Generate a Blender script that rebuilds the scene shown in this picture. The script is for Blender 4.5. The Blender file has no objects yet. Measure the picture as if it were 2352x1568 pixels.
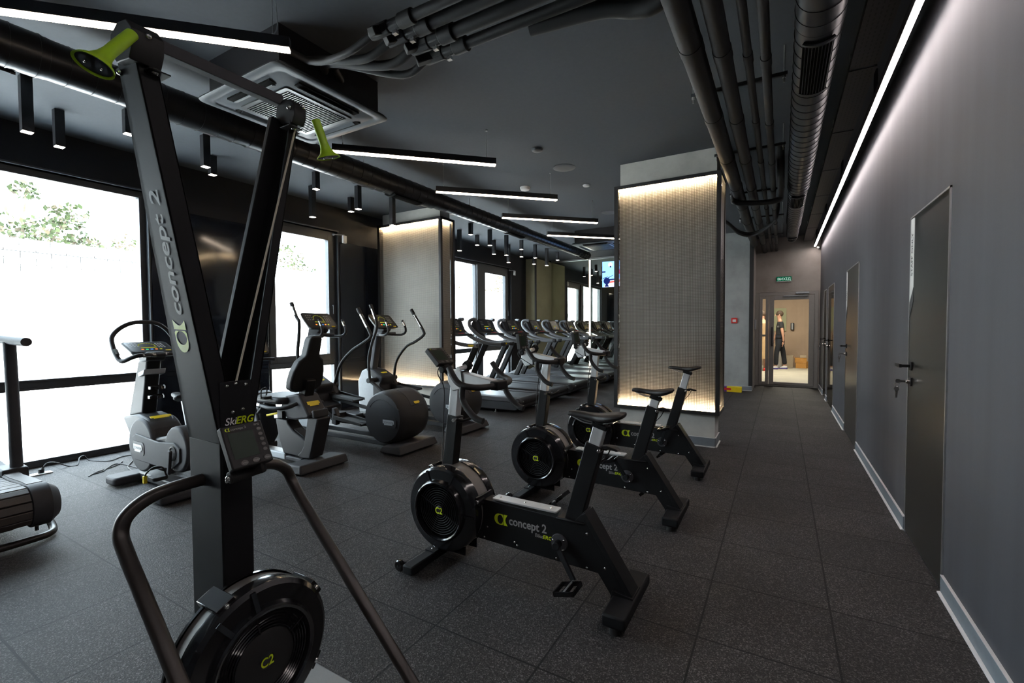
import bpy, bmesh, math, random
from mathutils import Vector, Matrix
random.seed(7)
SC = bpy.context.scene
COL = SC.collection
V = Vector
PI = math.pi
ORG = {}

# ---------------------------------------------------------------- materials
def nodes(name):
    m = bpy.data.materials.new(name); m.use_nodes = True
    nt = m.node_tree; nt.nodes.clear()
    out = nt.nodes.new('ShaderNodeOutputMaterial')
    return m, nt, out
def N(nt, typ, **kw):
    n = nt.nodes.new(typ)
    for k, v in kw.items():
        if k in n.inputs: n.inputs[k].default_value = v
        else: setattr(n, k, v)
    return n
def ramp(nt, stops):
    r = nt.nodes.new('ShaderNodeValToRGB'); e = r.color_ramp.elements
    while len(e) < len(stops): e.new(.5)
    for i, (p, c) in enumerate(stops): e[i].position = p; e[i].color = (*c, 1)
    return r
def mat(name, col, rough=.5, metal=0., spec=.5, var=0., scale=30., bump=0., bscale=200., coat=0.):
    """Principled surface with a little procedural variation in colour and relief."""
    m, nt, out = nodes(name)
    b = N(nt, 'ShaderNodeBsdfPrincipled'); nt.links.new(b.outputs[0], out.inputs[0])
    b.inputs['Base Color'].default_value = (*col, 1); b.inputs['Roughness'].default_value = rough
    b.inputs['Metallic'].default_value = metal; b.inputs['Specular IOR Level'].default_value = spec
    b.inputs['Coat Weight'].default_value = coat; b.inputs['Coat Roughness'].default_value = .1
    tc = N(nt, 'ShaderNodeTexCoord')
    v = var or .05
    no = N(nt, 'ShaderNodeTexNoise', Scale=scale, Detail=4.)
    nt.links.new(tc.outputs['Object'], no.inputs['Vector'])
    r = ramp(nt, [(.25, tuple(c*(1-v) for c in col)), (.75, tuple(min(1, c*(1+v)) for c in col))])
    nt.links.new(no.outputs[0], r.inputs[0]); nt.links.new(r.outputs[0], b.inputs['Base Color'])
    if bump:
        nb = N(nt, 'ShaderNodeTexNoise', Scale=bscale, Detail=3.)
        nt.links.new(tc.outputs['Object'], nb.inputs['Vector'])
        bp = N(nt, 'ShaderNodeBump', Strength=bump, Distance=.002)
        nt.links.new(nb.outputs[0], bp.inputs['Height']); nt.links.new(bp.outputs[0], b.inputs['Normal'])
    return m
def emit(name, col, s):
    m, nt, out = nodes(name)
    e = N(nt, 'ShaderNodeEmission', Strength=s); e.inputs[0].default_value = (*col, 1)
    nt.links.new(e.outputs[0], out.inputs[0]); return m
def math_node(nt, op, a, b=None):
    n = nt.nodes.new('ShaderNodeMath'); n.operation = op
    for i, x in enumerate((a, b)):
        if x is None: continue
        if isinstance(x, (int, float)): n.inputs[i].default_value = x
        else: nt.links.new(x, n.inputs[i])
    return n.outputs[0]

M = {}
M['black'] = mat('black_powder_coat', (.006, .006, .0065), .52, spec=.25, bump=.08, bscale=900)
M['blacksat'] = mat('black_satin_metal', (.0075, .0078, .009), .60, spec=.2, bump=.03, bscale=500)
M['blackgloss'] = mat('black_gloss_plastic', (.008, .008, .009), .16, coat=.3)
M['blackrub'] = mat('black_rubber', (.0105, .010, .010), .6, spec=.4, bump=.15, bscale=700)
M['saddle'] = mat('saddle_vinyl', (.010, .0085, .0085), .5, spec=.4, bump=.1, bscale=600)
M['railg'] = mat('pale_grey_grip', (.11, .115, .125), .42)
M['void'] = mat('matte_black_inside', (.003, .003, .003), .9, spec=.1)
M['olive'] = m_olive = mat('olive_beige_plaster', (.40, .37, .23), .8, var=.1, scale=3)
M['dgrey'] = mat('charcoal_plastic', (.022, .022, .0245), .52, spec=.32, bump=.05, bscale=900)
M['mgrey'] = mat('mid_grey_plastic', (.05, .05, .054), .6, spec=.22, bump=.04, bscale=900)
M['lgrey'] = mat('pale_grey_plastic', (.36, .38, .4), .42)
M['alu'] = mat('grey_white_aluminium', (.55, .56, .56), .38, metal=.35)
M['chrome'] = mat('polished_steel', (.75, .73, .7), .18, metal=1.)
M['steel'] = mat('brushed_steel', (.45, .45, .45), .35, metal=.9)
M['lime'] = mat('lime_green_rubber', (.33, .55, .012), .45)
M['limeprint'] = mat('lime_print', (.5, .62, .0), .5)
M['greyprint'] = mat('grey_print', (.3, .29, .28), .5)
M['darkprint'] = mat('dark_grey_print', (.11, .11, .11), .55)
M['whiteprint'] = mat('white_print', (.7, .7, .7), .5)
M['yellow'] = mat('yellow_badge', (.8, .6, .01), .45)
M['lcd'] = mat('green_lcd', (.011, .026, .016), .35, spec=.15)
M['button'] = mat('grey_button', (.09, .085, .08), .5)
M['panelface'] = mat('console_face', (.018, .017, .017), .28)
M['orange'] = emit('console_orange_light', (1., .25, .05), .8)
M['greenl'] = emit('console_green_light', (.05, .9, .4), .6)
M['bluel'] = emit('console_blue_light', (.1, .3, 1.), .8)
M['amber'] = emit('console_amber_light', (.7, .75, .05), .35)
M['keyw'] = mat('console_key_print', (.4, .4, .38), .5)
M['perf'] = mat('perforated_steel_band', (.2, .19, .18), .4, metal=.5, bump=.5, bscale=900)
M['red'] = mat('red_plastic', (.6, .02, .015), .4)
M['rope'] = mat('pale_rope', (.5, .46, .36), .8, bump=.6, bscale=600)
M['duct'] = mat('black_painted_duct', (.014, .014, .016), .33, metal=.25)
M['acgrey'] = mat('dark_grey_ac_panel', (.042, .049, .057), .5, spec=.35)
M['ceil'] = mat('dark_grey_ceiling_paint', (.060, .067, .076), .85, bump=.15, bscale=60)
M['wallw'] = mat('near_black_wall_paint', (.013, .013, .017), .7, bump=.1, bscale=150)
M['lacq'] = mat('dark_blue_lacquer', (.010, .013, .021), .09, coat=.2)
M['frame'] = mat('anthracite_window_frame', (.05, .055, .062), .4)
M['frameb'] = mat('black_steel_frame', (.014, .013, .013), .5)
M['base'] = mat('grey_blue_baseboard', (.19, .215, .24), .42)
M['basew'] = mat('white_baseboard_edge', (.6, .6, .6), .5)
M['lampblack'] = mat('black_lamp_body', (.012, .012, .015), .45)
M['tray'] = mat('grey_cable_tray', (.03, .027, .028), .55)
M['white'] = mat('white_plastic', (.75, .75, .74), .45)
M['offw'] = mat('white_detector_plastic', (.6, .6, .6), .5)
M['led'] = emit('warm_led_diffuser', (1., .80, .62), 15.)
M['ledwall'] = emit('neutral_led_diffuser', (1., .88, .86), 32.)
M['ledcol'] = emit('column_led_tape', (1., .74, .44), 130.)
M['ledmir'] = emit('mirror_led_bar', (1., .88, .72), 9.)
M['spot'] = emit('spotlight_lens', (1., .86, .74), 14.)
M['exit'] = emit('green_exit_panel', (.0, .11, .05), .45)
M['exitw'] = emit('white_exit_lettering', (.75, 1., .85), .4)
M['doorgrey'] = mat('beige_grey_door_frame', (.27, .255, .235), .5)
M['beyondfloor'] = mat('pale_stone_floor', (.5, .47, .38), .6, var=.1, scale=3)
M['beyondwall'] = mat('warm_plaster', (.42, .31, .22), .8, var=.12, scale=2)
M['card'] = mat('orange_cardboard', (.5, .24, .05), .7)
M['cardp'] = mat('pale_cardboard', (.42, .34, .24), .7)
M['cloth'] = mat('black_cloth', (.02, .02, .022), .9)
M['jeans'] = mat('dark_navy_denim', (.012, .014, .02), .9)
M['skin'] = mat('skin', (.5, .27, .18), .55)
M['hair'] = mat('brown_hair', (.06, .035, .02), .7)
M['coat'] = mat('beige_coat_cloth', (.5, .33, .17), .85)
M['purple'] = mat('purple_shoe', (.06, .04, .25), .6)
M['yellbox'] = mat('yellow_print_card', (.75, .55, .0), .5)
M['purplebox'] = mat('purple_print_card', (.12, .02, .18), .5)
M['bark'] = mat('tree_bark', (.12, .09, .06), .9)
M['leaf'] = mat('green_leaves', (.032, .045, .010), .8, var=.5, scale=2)
M['leaf2'] = mat('yellowing_leaves', (.075, .055, .03), .8, var=.4, scale=2)
M['ground'] = mat('pale_concrete_ground', (.75, .76, .76), .9, var=.15, scale=1)
M['rodgrey'] = mat('dark_bronze_tube', (.035, .03, .027), .38, metal=.3)
M['slat'] = mat('ribbed_rubber_slat', (.07, .06, .055), .55, bump=.6, bscale=260)
M['beltm'] = mat('treadmill_belt', (.05, .053, .058), .38, bump=.08, bscale=400)
M['platm'] = mat('grey_steel_plate', (.2, .2, .2), .45, bump=.3, bscale=500)

def m_floor():
    m, nt, out = nodes('rubber_tile_floor')
    b = N(nt, 'ShaderNodeBsdfPrincipled'); nt.links.new(b.outputs[0], out.inputs[0])
    g = N(nt, 'ShaderNodeNewGeometry')
    mp = N(nt, 'ShaderNodeMapping'); mp.inputs['Location'].default_value = (-.212+.508*40, -2.053+.5*40, 0)
    nt.links.new(g.outputs['Position'], mp.inputs['Vector'])
    br = N(nt, 'ShaderNodeTexBrick', Scale=1.); br.offset = 0; br.squash = 1
    br.inputs['Brick Width'].default_value = .508; br.inputs['Row Height'].default_value = .5
    br.inputs['Mortar Size'].default_value = .0045; br.inputs['Mortar Smooth'].default_value = .1
    br.inputs['Color1'].default_value = (.0245, .0222, .0212, 1); br.inputs['Color2'].default_value = (.032, .0292, .0278, 1)
    br.inputs['Mortar'].default_value = (.0008, .0008, .0008, 1)
    nt.links.new(mp.outputs[0], br.inputs['Vector'])
    vo = N(nt, 'ShaderNodeTexVoronoi', Scale=230.); nt.links.new(g.outputs['Position'], vo.inputs['Vector'])
    r = ramp(nt, [(.0, (.3, .3, .3)), (.5, (.75, .74, .74)), (.8, (1.5, 1.5, 1.52)), (1., (3.9, 3.9, 4.0))])
    sep = N(nt, 'ShaderNodeSeparateColor'); nt.links.new(vo.outputs['Color'], sep.inputs[0])
    nt.links.new(sep.outputs[0], r.inputs[0])
    no = N(nt, 'ShaderNodeTexNoise', Scale=2.2, Detail=5.); nt.links.new(g.outputs['Position'], no.inputs['Vector'])
    r2 = ramp(nt, [(.3, (.8, .8, .8)), (.7, (1.25, 1.25, 1.27))]); nt.links.new(no.outputs[0], r2.inputs[0])
    m1 = N(nt, 'ShaderNodeMix', data_type='RGBA', blend_type='MULTIPLY'); m1.inputs[0].default_value = 1
    m2 = N(nt, 'ShaderNodeMix', data_type='RGBA', blend_type='MULTIPLY'); m2.inputs[0].default_value = 1
    nt.links.new(br.outputs['Color'], m1.inputs[6]); nt.links.new(r.outputs[0], m1.inputs[7])
    nt.links.new(m1.outputs[2], m2.inputs[6]); nt.links.new(r2.outputs[0], m2.inputs[7])
    nt.links.new(m2.outputs[2], b.inputs['Base Color'])
    b.inputs['Roughness'].default_value = .72; b.inputs['Specular IOR Level'].default_value = .35
    n3 = N(nt, 'ShaderNodeTexNoise', Scale=140., Detail=3.); nt.links.new(g.outputs['Position'], n3.inputs['Vector'])
    h = math_node(nt, 'SUBTRACT', n3.outputs[0], math_node(nt, 'MULTIPLY', br.outputs['Fac'], 1.5))
    bp = N(nt, 'ShaderNodeBump', Strength=.8, Distance=.004); nt.links.new(h, bp.inputs['Height'])
    nt.links.new(bp.outputs[0], b.inputs['Normal'])
    return m
M['floor'] = m_floor()

def m_concrete(name, c, sc=2.5):
    m, nt, out = nodes(name)
    b = N(nt, 'ShaderNodeBsdfPrincipled', Roughness=.8); nt.links.new(b.outputs[0], out.inputs[0])
    g = N(nt, 'ShaderNodeNewGeometry')
    no = N(nt, 'ShaderNodeTexNoise', Scale=sc, Detail=8., Roughness=.6); nt.links.new(g.outputs['Position'], no.inputs['Vector'])
    r = ramp(nt, [(.3, tuple(x*.78 for x in c)), (.5, c), (.72, tuple(min(1, x*1.16) for x in c))]); nt.links.new(no.outputs[0], r.inputs[0])
    vo = N(nt, 'ShaderNodeTexVoronoi', Scale=14.); nt.links.new(g.outputs['Position'], vo.inputs['Vector'])
    r2 = ramp(nt, [(.0, (.6, .6, .6)), (.05, (1, 1, 1))]); nt.links.new(vo.outputs['Distance'], r2.inputs[0])
    mm = N(nt, 'ShaderNodeMix', data_type='RGBA', blend_type='MULTIPLY'); mm.inputs[0].default_value = .5
    nt.links.new(r.outputs[0], mm.inputs[6]); nt.links.new(r2.outputs[0], mm.inputs[7])
    nt.links.new(mm.outputs[2], b.inputs['Base Color'])
    n2 = N(nt, 'ShaderNodeTexNoise', Scale=90., Detail=4.); nt.links.new(g.outputs['Position'], n2.inputs['Vector'])
    bp = N(nt, 'ShaderNodeBump', Strength=.25, Distance=.003); nt.links.new(n2.outputs[0], bp.inputs['Height']); nt.links.new(bp.outputs[0], b.inputs['Normal'])
    return m
M['conc'] = m_concrete('grey_concrete', (.52, .50, .455))
M['concb'] = m_concrete('beige_microcement', (.30, .27, .24))
M['concg'] = m_concrete('cool_grey_microcement', (.33, .345, .34))

def m_rightwall():
    m, nt, out = nodes('grey_brushed_wall_paint')
    b = N(nt, 'ShaderNodeBsdfPrincipled', Roughness=.62); nt.links.new(b.outputs[0], out.inputs[0])
    g = N(nt, 'ShaderNodeNewGeometry')
    mp = N(nt, 'ShaderNodeMapping'); mp.inputs['Scale'].default_value = (1, 5, .35); nt.links.new(g.outputs['Position'], mp.inputs['Vector'])
    no = N(nt, 'ShaderNodeTexNoise', Scale=1.6, Detail=4.); nt.links.new(mp.outputs[0], no.inputs['Vector'])
    c = (.052, .0525, .062)
    r = ramp(nt, [(.3, tuple(x*.88 for x in c)), (.7, tuple(x*1.12 for x in c))]); nt.links.new(no.outputs[0], r.inputs[0])
    nt.links.new(r.outputs[0], b.inputs['Base Color'])
    n2 = N(nt, 'ShaderNodeTexNoise', Scale=200.); nt.links.new(g.outputs['Position'], n2.inputs['Vector'])
    bp = N(nt, 'ShaderNodeBump', Strength=.08, Distance=.002); nt.links.new(n2.outputs[0], bp.inputs['Height']); nt.links.new(bp.outputs[0], b.inputs['Normal'])
    return m
M['rwall'] = m_rightwall()

def m_mesh():
    """Woven wire mesh: opaque wires on a square pitch, open between them."""
    m, nt, out = nodes('woven_wire_mesh')
    g = N(nt, 'ShaderNodeNewGeometry'); s = N(nt, 'ShaderNodeSeparateXYZ'); nt.links.new(g.outputs['Position'], s.inputs[0])
    p = .0165
    def bar(o):
        f = math_node(nt, 'FRACT', math_node(nt, 'DIVIDE', o, p))
        return math_node(nt, 'LESS_THAN', f, .27)
    h = math_node(nt, 'ADD', s.outputs[0], s.outputs[1])
    w = math_node(nt, 'MAXIMUM', bar(math_node(nt, 'ADD', h, 50.)), bar(s.outputs[2]))
    b = N(nt, 'ShaderNodeBsdfPrincipled', Roughness=.45, Metallic=.4); b.inputs['Base Color'].default_value = (.15, .135, .115, 1)
    t = N(nt, 'ShaderNodeBsdfTransparent'); mx = N(nt, 'ShaderNodeMixShader')
    nt.links.new(w, mx.inputs[0]); nt.links.new(t.outputs[0], mx.inputs[1]); nt.links.new(b.outputs[0], mx.inputs[2])
    nt.links.new(mx.outputs[0], out.inputs[0]); return m
M['mesh'] = m_mesh()

def m_glass(name, tint=(1, 1, 1)):
    m, nt, out = nodes(name)
    t = N(nt, 'ShaderNodeBsdfTransparent'); t.inputs[0].default_value = (*tint, 1)
    gl = N(nt, 'ShaderNodeBsdfGlossy', Roughness=.02)
    f = N(nt, 'ShaderNodeFresnel', IOR=1.45); mx = N(nt, 'ShaderNodeMixShader')
    g = N(nt, 'ShaderNodeNewGeometry')   # same index from either side of the thin pane
    nt.links.new(math_node(nt, 'SUBTRACT', 1.45, math_node(nt, 'MULTIPLY', g.outputs['Backfacing'], 1.45-1/1.45)), f.inputs['IOR'])
    nt.links.new(f.outputs[0], mx.inputs[0]); nt.links.new(t.outputs[0], mx.inputs[1]); nt.links.new(gl.outputs[0], mx.inputs[2])
    nt.links.new(mx.outputs[0], out.inputs[0]); return m
M['glass'] = m_glass('window_glass', (.97, .99, .98))
def m_mirror(name, col, rough):
    m, nt, out = nodes(name)
    gl = N(nt, 'ShaderNodeBsdfGlossy', Roughness=rough); gl.inputs[0].default_value = (*col, 1)
    nt.links.new(gl.outputs[0], out.inputs[0]); return m
M['mirror'] = m_mirror('mirror_glass', (.74, .77, .68), .0)
M['doorgl'] = m_mirror('mirrored_door_face', (.34, .33, .31), .04)
M['doorm'] = mat('smoked_metal_door', (.055, .052, .048), .3, metal=.75)

def m_fence():
    m, nt, out = nodes('whitewashed_brick')
    b = N(nt, 'ShaderNodeBsdfPrincipled', Roughness=.9); nt.links.new(b.outputs[0], out.inputs[0])
    g = N(nt, 'ShaderNodeNewGeometry'); s = N(nt, 'ShaderNodeSeparateXYZ'); nt.links.new(g.outputs['Position'], s.inputs[0])
    mp = N(nt, 'ShaderNodeCombineXYZ'); nt.links.new(s.outputs[1], mp.inputs[0]); nt.links.new(s.outputs[2], mp.inputs[1])
    br = N(nt, 'ShaderNodeTexBrick', Scale=1.); br.inputs['Brick Width'].default_value = .42; br.inputs['Row Height'].default_value = .12
    br.inputs['Mortar Size'].default_value = .006
    br.inputs['Color1'].default_value = (.6, .59, .57, 1); br.inputs['Color2'].default_value = (.5, .49, .47, 1); br.inputs['Mortar'].default_value = (.4, .39, .37, 1)
    nt.links.new(mp.outputs[0], br.inputs['Vector'])
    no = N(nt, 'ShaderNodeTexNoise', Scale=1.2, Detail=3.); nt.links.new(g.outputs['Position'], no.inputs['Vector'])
    coping_shade = math_node(nt, 'MULTIPLY', math_node(nt, 'GREATER_THAN', math_node(nt, 'ADD', s.outputs[2], math_node(nt, 'MULTIPLY', no.outputs[0], .5)), 2.72), br.outputs['Fac'])  # shade under the coping painted into the colour: upper mortar joints turn near black
    mx = N(nt, 'ShaderNodeMix', data_type='RGBA'); nt.links.new(coping_shade, mx.inputs[0]); nt.links.new(br.outputs['Color'], mx.inputs[6]); mx.inputs[7].default_value = (.012, .011, .01, 1)
    nt.links.new(mx.outputs[2], b.inputs['Base Color']); return m
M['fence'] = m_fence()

def m_tray():
    m, nt, out = nodes('perforated_tray_steel')
    b = N(nt, 'ShaderNodeBsdfPrincipled', Roughness=.5, Metallic=.3); nt.links.new(b.outputs[0], out.inputs[0])
    g = N(nt, 'ShaderNodeNewGeometry'); s = N(nt, 'ShaderNodeSeparateXYZ'); nt.links.new(g.outputs['Position'], s.inputs[0])
    fy = math_node(nt, 'FRACT', math_node(nt, 'DIVIDE', s.outputs[1], .05)); fx = math_node(nt, 'FRACT', math_node(nt, 'DIVIDE', s.outputs[0], .026))
    w = math_node(nt, 'MULTIPLY', math_node(nt, 'LESS_THAN', fy, .55), math_node(nt, 'LESS_THAN', fx, .3))
    mx = N(nt, 'ShaderNodeMix', data_type='RGBA'); nt.links.new(w, mx.inputs[0])
    mx.inputs[6].default_value = (.032, .029, .030, 1); mx.inputs[7].default_value = (.006, .006, .006, 1)
    nt.links.new(mx.outputs[2], b.inputs['Base Color']); return m
M['trayp'] = m_tray()

# ---------------------------------------------------------------- mesh builder
def resample(pts, n=8, closed=False):
    P = [V(p) for p in pts]; out = []
    k = len(P); segs = k if closed else k-1
    for i in range(segs):
        if closed: a, b, c, d = P[(i-1) % k], P[i], P[(i+1) % k], P[(i+2) % k]
        else:
            b, c = P[i], P[i+1]
            a = P[i-1] if i else b*2-c
            d = P[i+2] if i+2 < k else c*2-b
        for j in range(n):
            t = j/n
            out.append(.5*((2*b)+(c-a)*t+(2*a-5*b+4*c-d)*t*t+(3*b-a-3*c+d)*t**3))
    if not closed: out.append(P[-1])
    return out
class MB:
    def __init__(s): s.bm = bmesh.new(); s.mi = 0
    def face(s, vs):
        try:
            f = s.bm.faces.new(vs); f.material_index = s.mi; return f
        except ValueError: return None
    def hexa(s, b, t):
        """b and t: four points each, same winding."""
        B = [s.bm.verts.new(p) for p in b]; T = [s.bm.verts.new(p) for p in t]
        s.face(B[::-1]); s.face(T)
        for i in range(4): s.face([B[i], B[(i+1) % 4], T[(i+1) % 4], T[i]])
        return s
    def box(s, lo, hi):
        x0, y0, z0 = lo; x1, y1, z1 = hi
        return s.hexa([(x0, y0, z0), (x1, y0, z0), (x1, y1, z0), (x0, y1, z0)], [(x0, y0, z1), (x1, y0, z1), (x1, y1, z1), (x0, y1, z1)])
    def obox(s, c, size, R=None):
        """box centred on c, size (x,y,z), turned by the 3x3 matrix R."""
        c = V(c); R = R or Matrix.Identity(3); h = V(size)/2
        p = lambda x, y, z: c+R@V((x*h.x, y*h.y, z*h.z))
        return s.hexa([p(-1, -1, -1), p(1, -1, -1), p(1, 1, -1), p(-1, 1, -1)], [p(-1, -1, 1), p(1, -1, 1), p(1, 1, 1), p(-1, 1, 1)])
    def beam(s, a, b, w, h, up=(0, 0, 1)):
        a, b = V(a), V(b); d = (b-a).normalized(); u = V(up); sd = d.cross(u)
        if sd.length < 1e-4: sd = d.cross(V((0, 1, 0)))
        sd.normalize(); u = sd.cross(d)
        q = lambda o: [o-sd*w/2-u*h/2, o+sd*w/2-u*h/2, o+sd*w/2+u*h/2, o-sd*w/2+u*h/2]
        return s.hexa(q(a)[::-1], q(b)[::-1])
    def prism(s, poly, axis, a, b):
        """polygon extruded along axis: 'y' takes (x,z), 'x' takes (y,z), 'z' takes (x,y)."""
        f = {'y': lambda u, v, t: (u, t, v), 'x': lambda u, v, t: (t, u, v), 'z': lambda u, v, t: (u, v, t)}[axis]
        A = [s.bm.verts.new(f(u, v, a)) for u, v in poly]; B = [s.bm.verts.new(f(u, v, b)) for u, v in poly]
        n = len(poly); s.face(A); s.face(B[::-1])
        for i in range(n): s.face([A[(i+1) % n], A[i], B[i], B[(i+1) % n]])
        return s
    def tube(s, pts, r, n=12, smooth=0, closed=False, caps=True, r1=None):
        P = resample(pts, smooth, closed) if smooth else [V(p) for p in pts]
        k = len(P); rings = []; up = None
        for i in range(k):
            if closed: d = P[(i+1) % k]-P[i-1]
            else: d = P[min(i+1, k-1)]-P[max(i-1, 0)]
            d = d.normalized()
            if up is None:
                up = V((0, 0, 1)) if abs(d.z) < .9 else V((1, 0, 0))
            sd = d.cross(up).normalized(); up = sd.cross(d).normalized()
            rr = r if r1 is None else r+(r1-r)*i/(k-1)
            rings.append([s.bm.verts.new(P[i]+sd*rr*math.cos(2*PI*j/n)+up*rr*math.sin(2*PI*j/n)) for j in range(n)])
        for i in range(k if closed else k-1):
            A, B = rings[i], rings[(i+1) % k]
            for j in range(n): s.face([A[j], A[(j+1) % n], B[(j+1) % n], B[j]])
        if caps and not closed: s.face(rings[0]); s.face(rings[-1][::-1])
        return s
    def lathe(s, prof, o, axis='y', n=48, close=False):
        """prof: (radius, offset along axis) pairs about o."""
        o = V(o); rings = []
        A = {'x': V((1, 0, 0)), 'y': V((0, 1, 0)), 'z': V((0, 0, 1))}[axis] if isinstance(axis, str) else V(axis).normalized()
        u = A.cross(V((0, 0, 1)) if abs(A.z) < .9 else V((1, 0, 0))).normalized(); w = A.cross(u)
        for r, t in prof:
            if r < 1e-6: rings.append([s.bm.verts.new(o+A*t)])
            else: rings.append([s.bm.verts.new(o+A*t+u*r*math.cos(2*PI*j/n)+w*r*math.sin(2*PI*j/n)) for j in range(n)])
        m = len(rings)
        for i in range(m if close else m-1):
            a, b = rings[i], rings[(i+1) % m]
            for j in range(n):
                k = (j+1) % n
                if len(a) == 1 and len(b) == 1: continue
                if len(a) == 1: s.face([a[0], b[k], b[j]])
                elif len(b) == 1: s.face([a[j], a[k], b[0]])
                else: s.face([a[j], a[k], b[k], b[j]])
        return s
    def cyl(s, a, b, r, n=20, r1=None): return s.tube([a, b], r, n, r1=r1)
    def ball(s, c, r, n=14, sc=(1, 1, 1)):
        m = Matrix.Translation(V(c)) @ Matrix.Diagonal((*[r*x for x in sc], 1))
        g = bmesh.ops.create_uvsphere(s.bm, u_segments=n, v_segments=max(6, n//2), radius=1, matrix=m)
        for v in g['verts']:
            for f in v.link_faces: f.material_index = s.mi
        return s
    def mat(s, i): s.mi = i; return s
    def build(s, name, mats, parent=None, bevel=0., seg=2, smooth=35, sub=0):
        bmesh.ops.recalc_face_normals(s.bm, faces=s.bm.faces)
        root = parent
        while root is not None and root.parent is not None: root = root.parent
        if root is not None:
            off = ORG.get(root.name, V((0, 0, 0)))
            if off.length: bmesh.ops.translate(s.bm, verts=s.bm.verts, vec=-off)
        me = bpy.data.meshes.new(name); s.bm.to_mesh(me); s.bm.free()
        for m in (mats if isinstance(mats, (list, tuple)) else [mats]): me.materials.append(M[m] if isinstance(m, str) else m)
        me.shade_smooth()
        try: me.set_sharp_from_angle(angle=math.radians(smooth))
        except Exception: pass
        o = bpy.data.objects.new(name, me); COL.objects.link(o)
        if parent is not None: o.parent = parent
        if bevel:
            b = o.modifiers.new('edge', 'BEVEL'); b.width = bevel; b.segments = seg; b.limit_method = 'ANGLE'; b.angle_limit = math.radians(40)
        if sub:
            b = o.modifiers.new('round', 'SUBSURF'); b.levels = sub; b.render_levels = sub
        return o
def tag(o, label, cat, group=None, kind=None):
    o['label'] = label
    if cat: o['category'] = cat
    if group: o['group'] = group
    if kind: o['kind'] = kind
    return o
def thing(name, label, cat, loc=(0, 0, 0), group=None, kind=None):
    o = bpy.data.objects.new(name, None); COL.objects.link(o); o.empty_display_size = .1
    o.location = loc; ORG[o.name] = V(loc)
    return tag(o, label, cat, group, kind)
def copy_tree(o, parent=None):
    c = o.copy(); COL.objects.link(c)
    if parent is not None: c.parent = parent
    for ch in [x for x in bpy.data.objects if x.parent == o]: copy_tree(ch, c)
    return c
def text(body, name, mt, parent, o, right, up, h, depth=.0008, shear=0., align='LEFT', bold=0., sx=1.):
    cu = bpy.data.curves.new('lettering_curve', 'FONT'); cu.body = body; cu.size = 1; cu.extrude = 0; cu.shear = shear
    cu.align_x = align; cu.offset = bold; cu.resolution_u = 4
    t = bpy.data.objects.new('lettering_tmp', cu); COL.objects.link(t)
    dg = bpy.context.evaluated_depsgraph_get(); me = bpy.data.meshes.new_from_object(t.evaluated_get(dg))
    COL.objects.unlink(t); bpy.data.objects.remove(t)
    r, u = V(right).normalized(), V(up).normalized(); nrm = r.cross(u)
    root = parent
    while root is not None and root.parent is not None: root = root.parent
    off = ORG.get(root.name, V((0, 0, 0))) if root else V((0, 0, 0))
    bm = bmesh.new(); bm.from_mesh(me)
    k = h/.72
    for v in bm.verts: v.co = V(o)-off+r*v.co.x*k*sx+u*v.co.y*k+nrm*depth
    me2 = bpy.data.meshes.new(name); bm.to_mesh(me2); bm.free(); bpy.data.meshes.remove(me)
    me2.materials.append(M[mt]); ob = bpy.data.objects.new(name, me2); COL.objects.link(ob)
    if parent is not None: ob.parent = parent
    return ob
def circ(cx, cz, r, n=32, a0=0, a1=2*PI, end=False):
    m = n+1 if end else n
    return [(cx+r*math.cos(a0+(a1-a0)*i/n), cz+r*math.sin(a0+(a1-a0)*i/n)) for i in range(m)]
def rrect(x0, y0, x1, y1, r, n=5):
    out = []
    for cx, cy, a in ((x1-r, y1-r, 0), (x0+r, y1-r, PI/2), (x0+r, y0+r, PI), (x1-r, y0+r, 3*PI/2)):
        out += [(cx+r*math.cos(a+PI/2*i/n), cy+r*math.sin(a+PI/2*i/n)) for i in range(n+1)]
    return out
def struct(name, mb, mt, label, cat, bevel=0., **k):
    return tag(mb.build(name, mt, None, bevel, **k), label, cat, kind='structure')

H = 3.24; XR = .706; XW = -6.11; YM = 12.2; YE = 11.6

# ---------------------------------------------------------------- the setting
struct('floor', MB().prism([(-6.4, -4), (.9, -4), (.9, 11.63), (-.55, 11.63), (-.55, 12.4), (-6.4, 12.4)], 'z', -.1, 0), 'floor', 'dark speckled rubber tile floor of the gym', 'floor')
struct('ceiling', MB().prism([(-6.4, -4), (.9, -4), (.9, 11.75), (-.55, 11.75), (-.55, 12.4), (-6.4, 12.4)], 'z', H, H+.15), 'ceil', 'dark grey painted ceiling', 'ceiling')
struct('wall_right', MB().box((XR, -4, 0), (XR+.2, 11.75, H)), 'rwall', 'long dark grey wall with flush doors on the right', 'wall')
struct('wall_behind', MB().box((-6.4, -4.2, 0), (.9, -4, H)), 'wallw', 'dark wall behind the camera', 'wall')
wl = MB()
wl.box((-6.3, -4, 2.85), (XW, 12.4, H)); wl.box((-6.3, -4, 0), (XW, -1.5, 2.85)); wl.box((-6.3, 2.40, 0), (XW, 3.78, 2.85))
wl.box((-6.3, 4.94, 0), (XW, 6.95, 2.85)); wl.box((-6.3, 10.38, 0), (XW, 12.4, 2.85))
struct('wall_left', wl, 'wallw', 'near black wall above and between the tall windows', 'wall')
struct('wall_back', MB().box((-6.3, YM+.012, 0), (-1.9, YM+.2, H)), 'wallw', 'end wall behind the mirror past the treadmills', 'wall')
wp = MB().box((-1.95, 10.5, 0), (-.5, 12.4, H))
struct('wall_partition', wp, 'concg', 'cool grey microcement wall block left of the exit passage', 'wall')
we = MB().box((-.5, YE, 2.06), (XR, YE+.15, H)); we.box((XR-.03, YE, 0), (XR, YE+.15, 2.06))
struct('wall_end', we, 'concb', 'beige microcement wall above the glazed exit door', 'wall')
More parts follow.
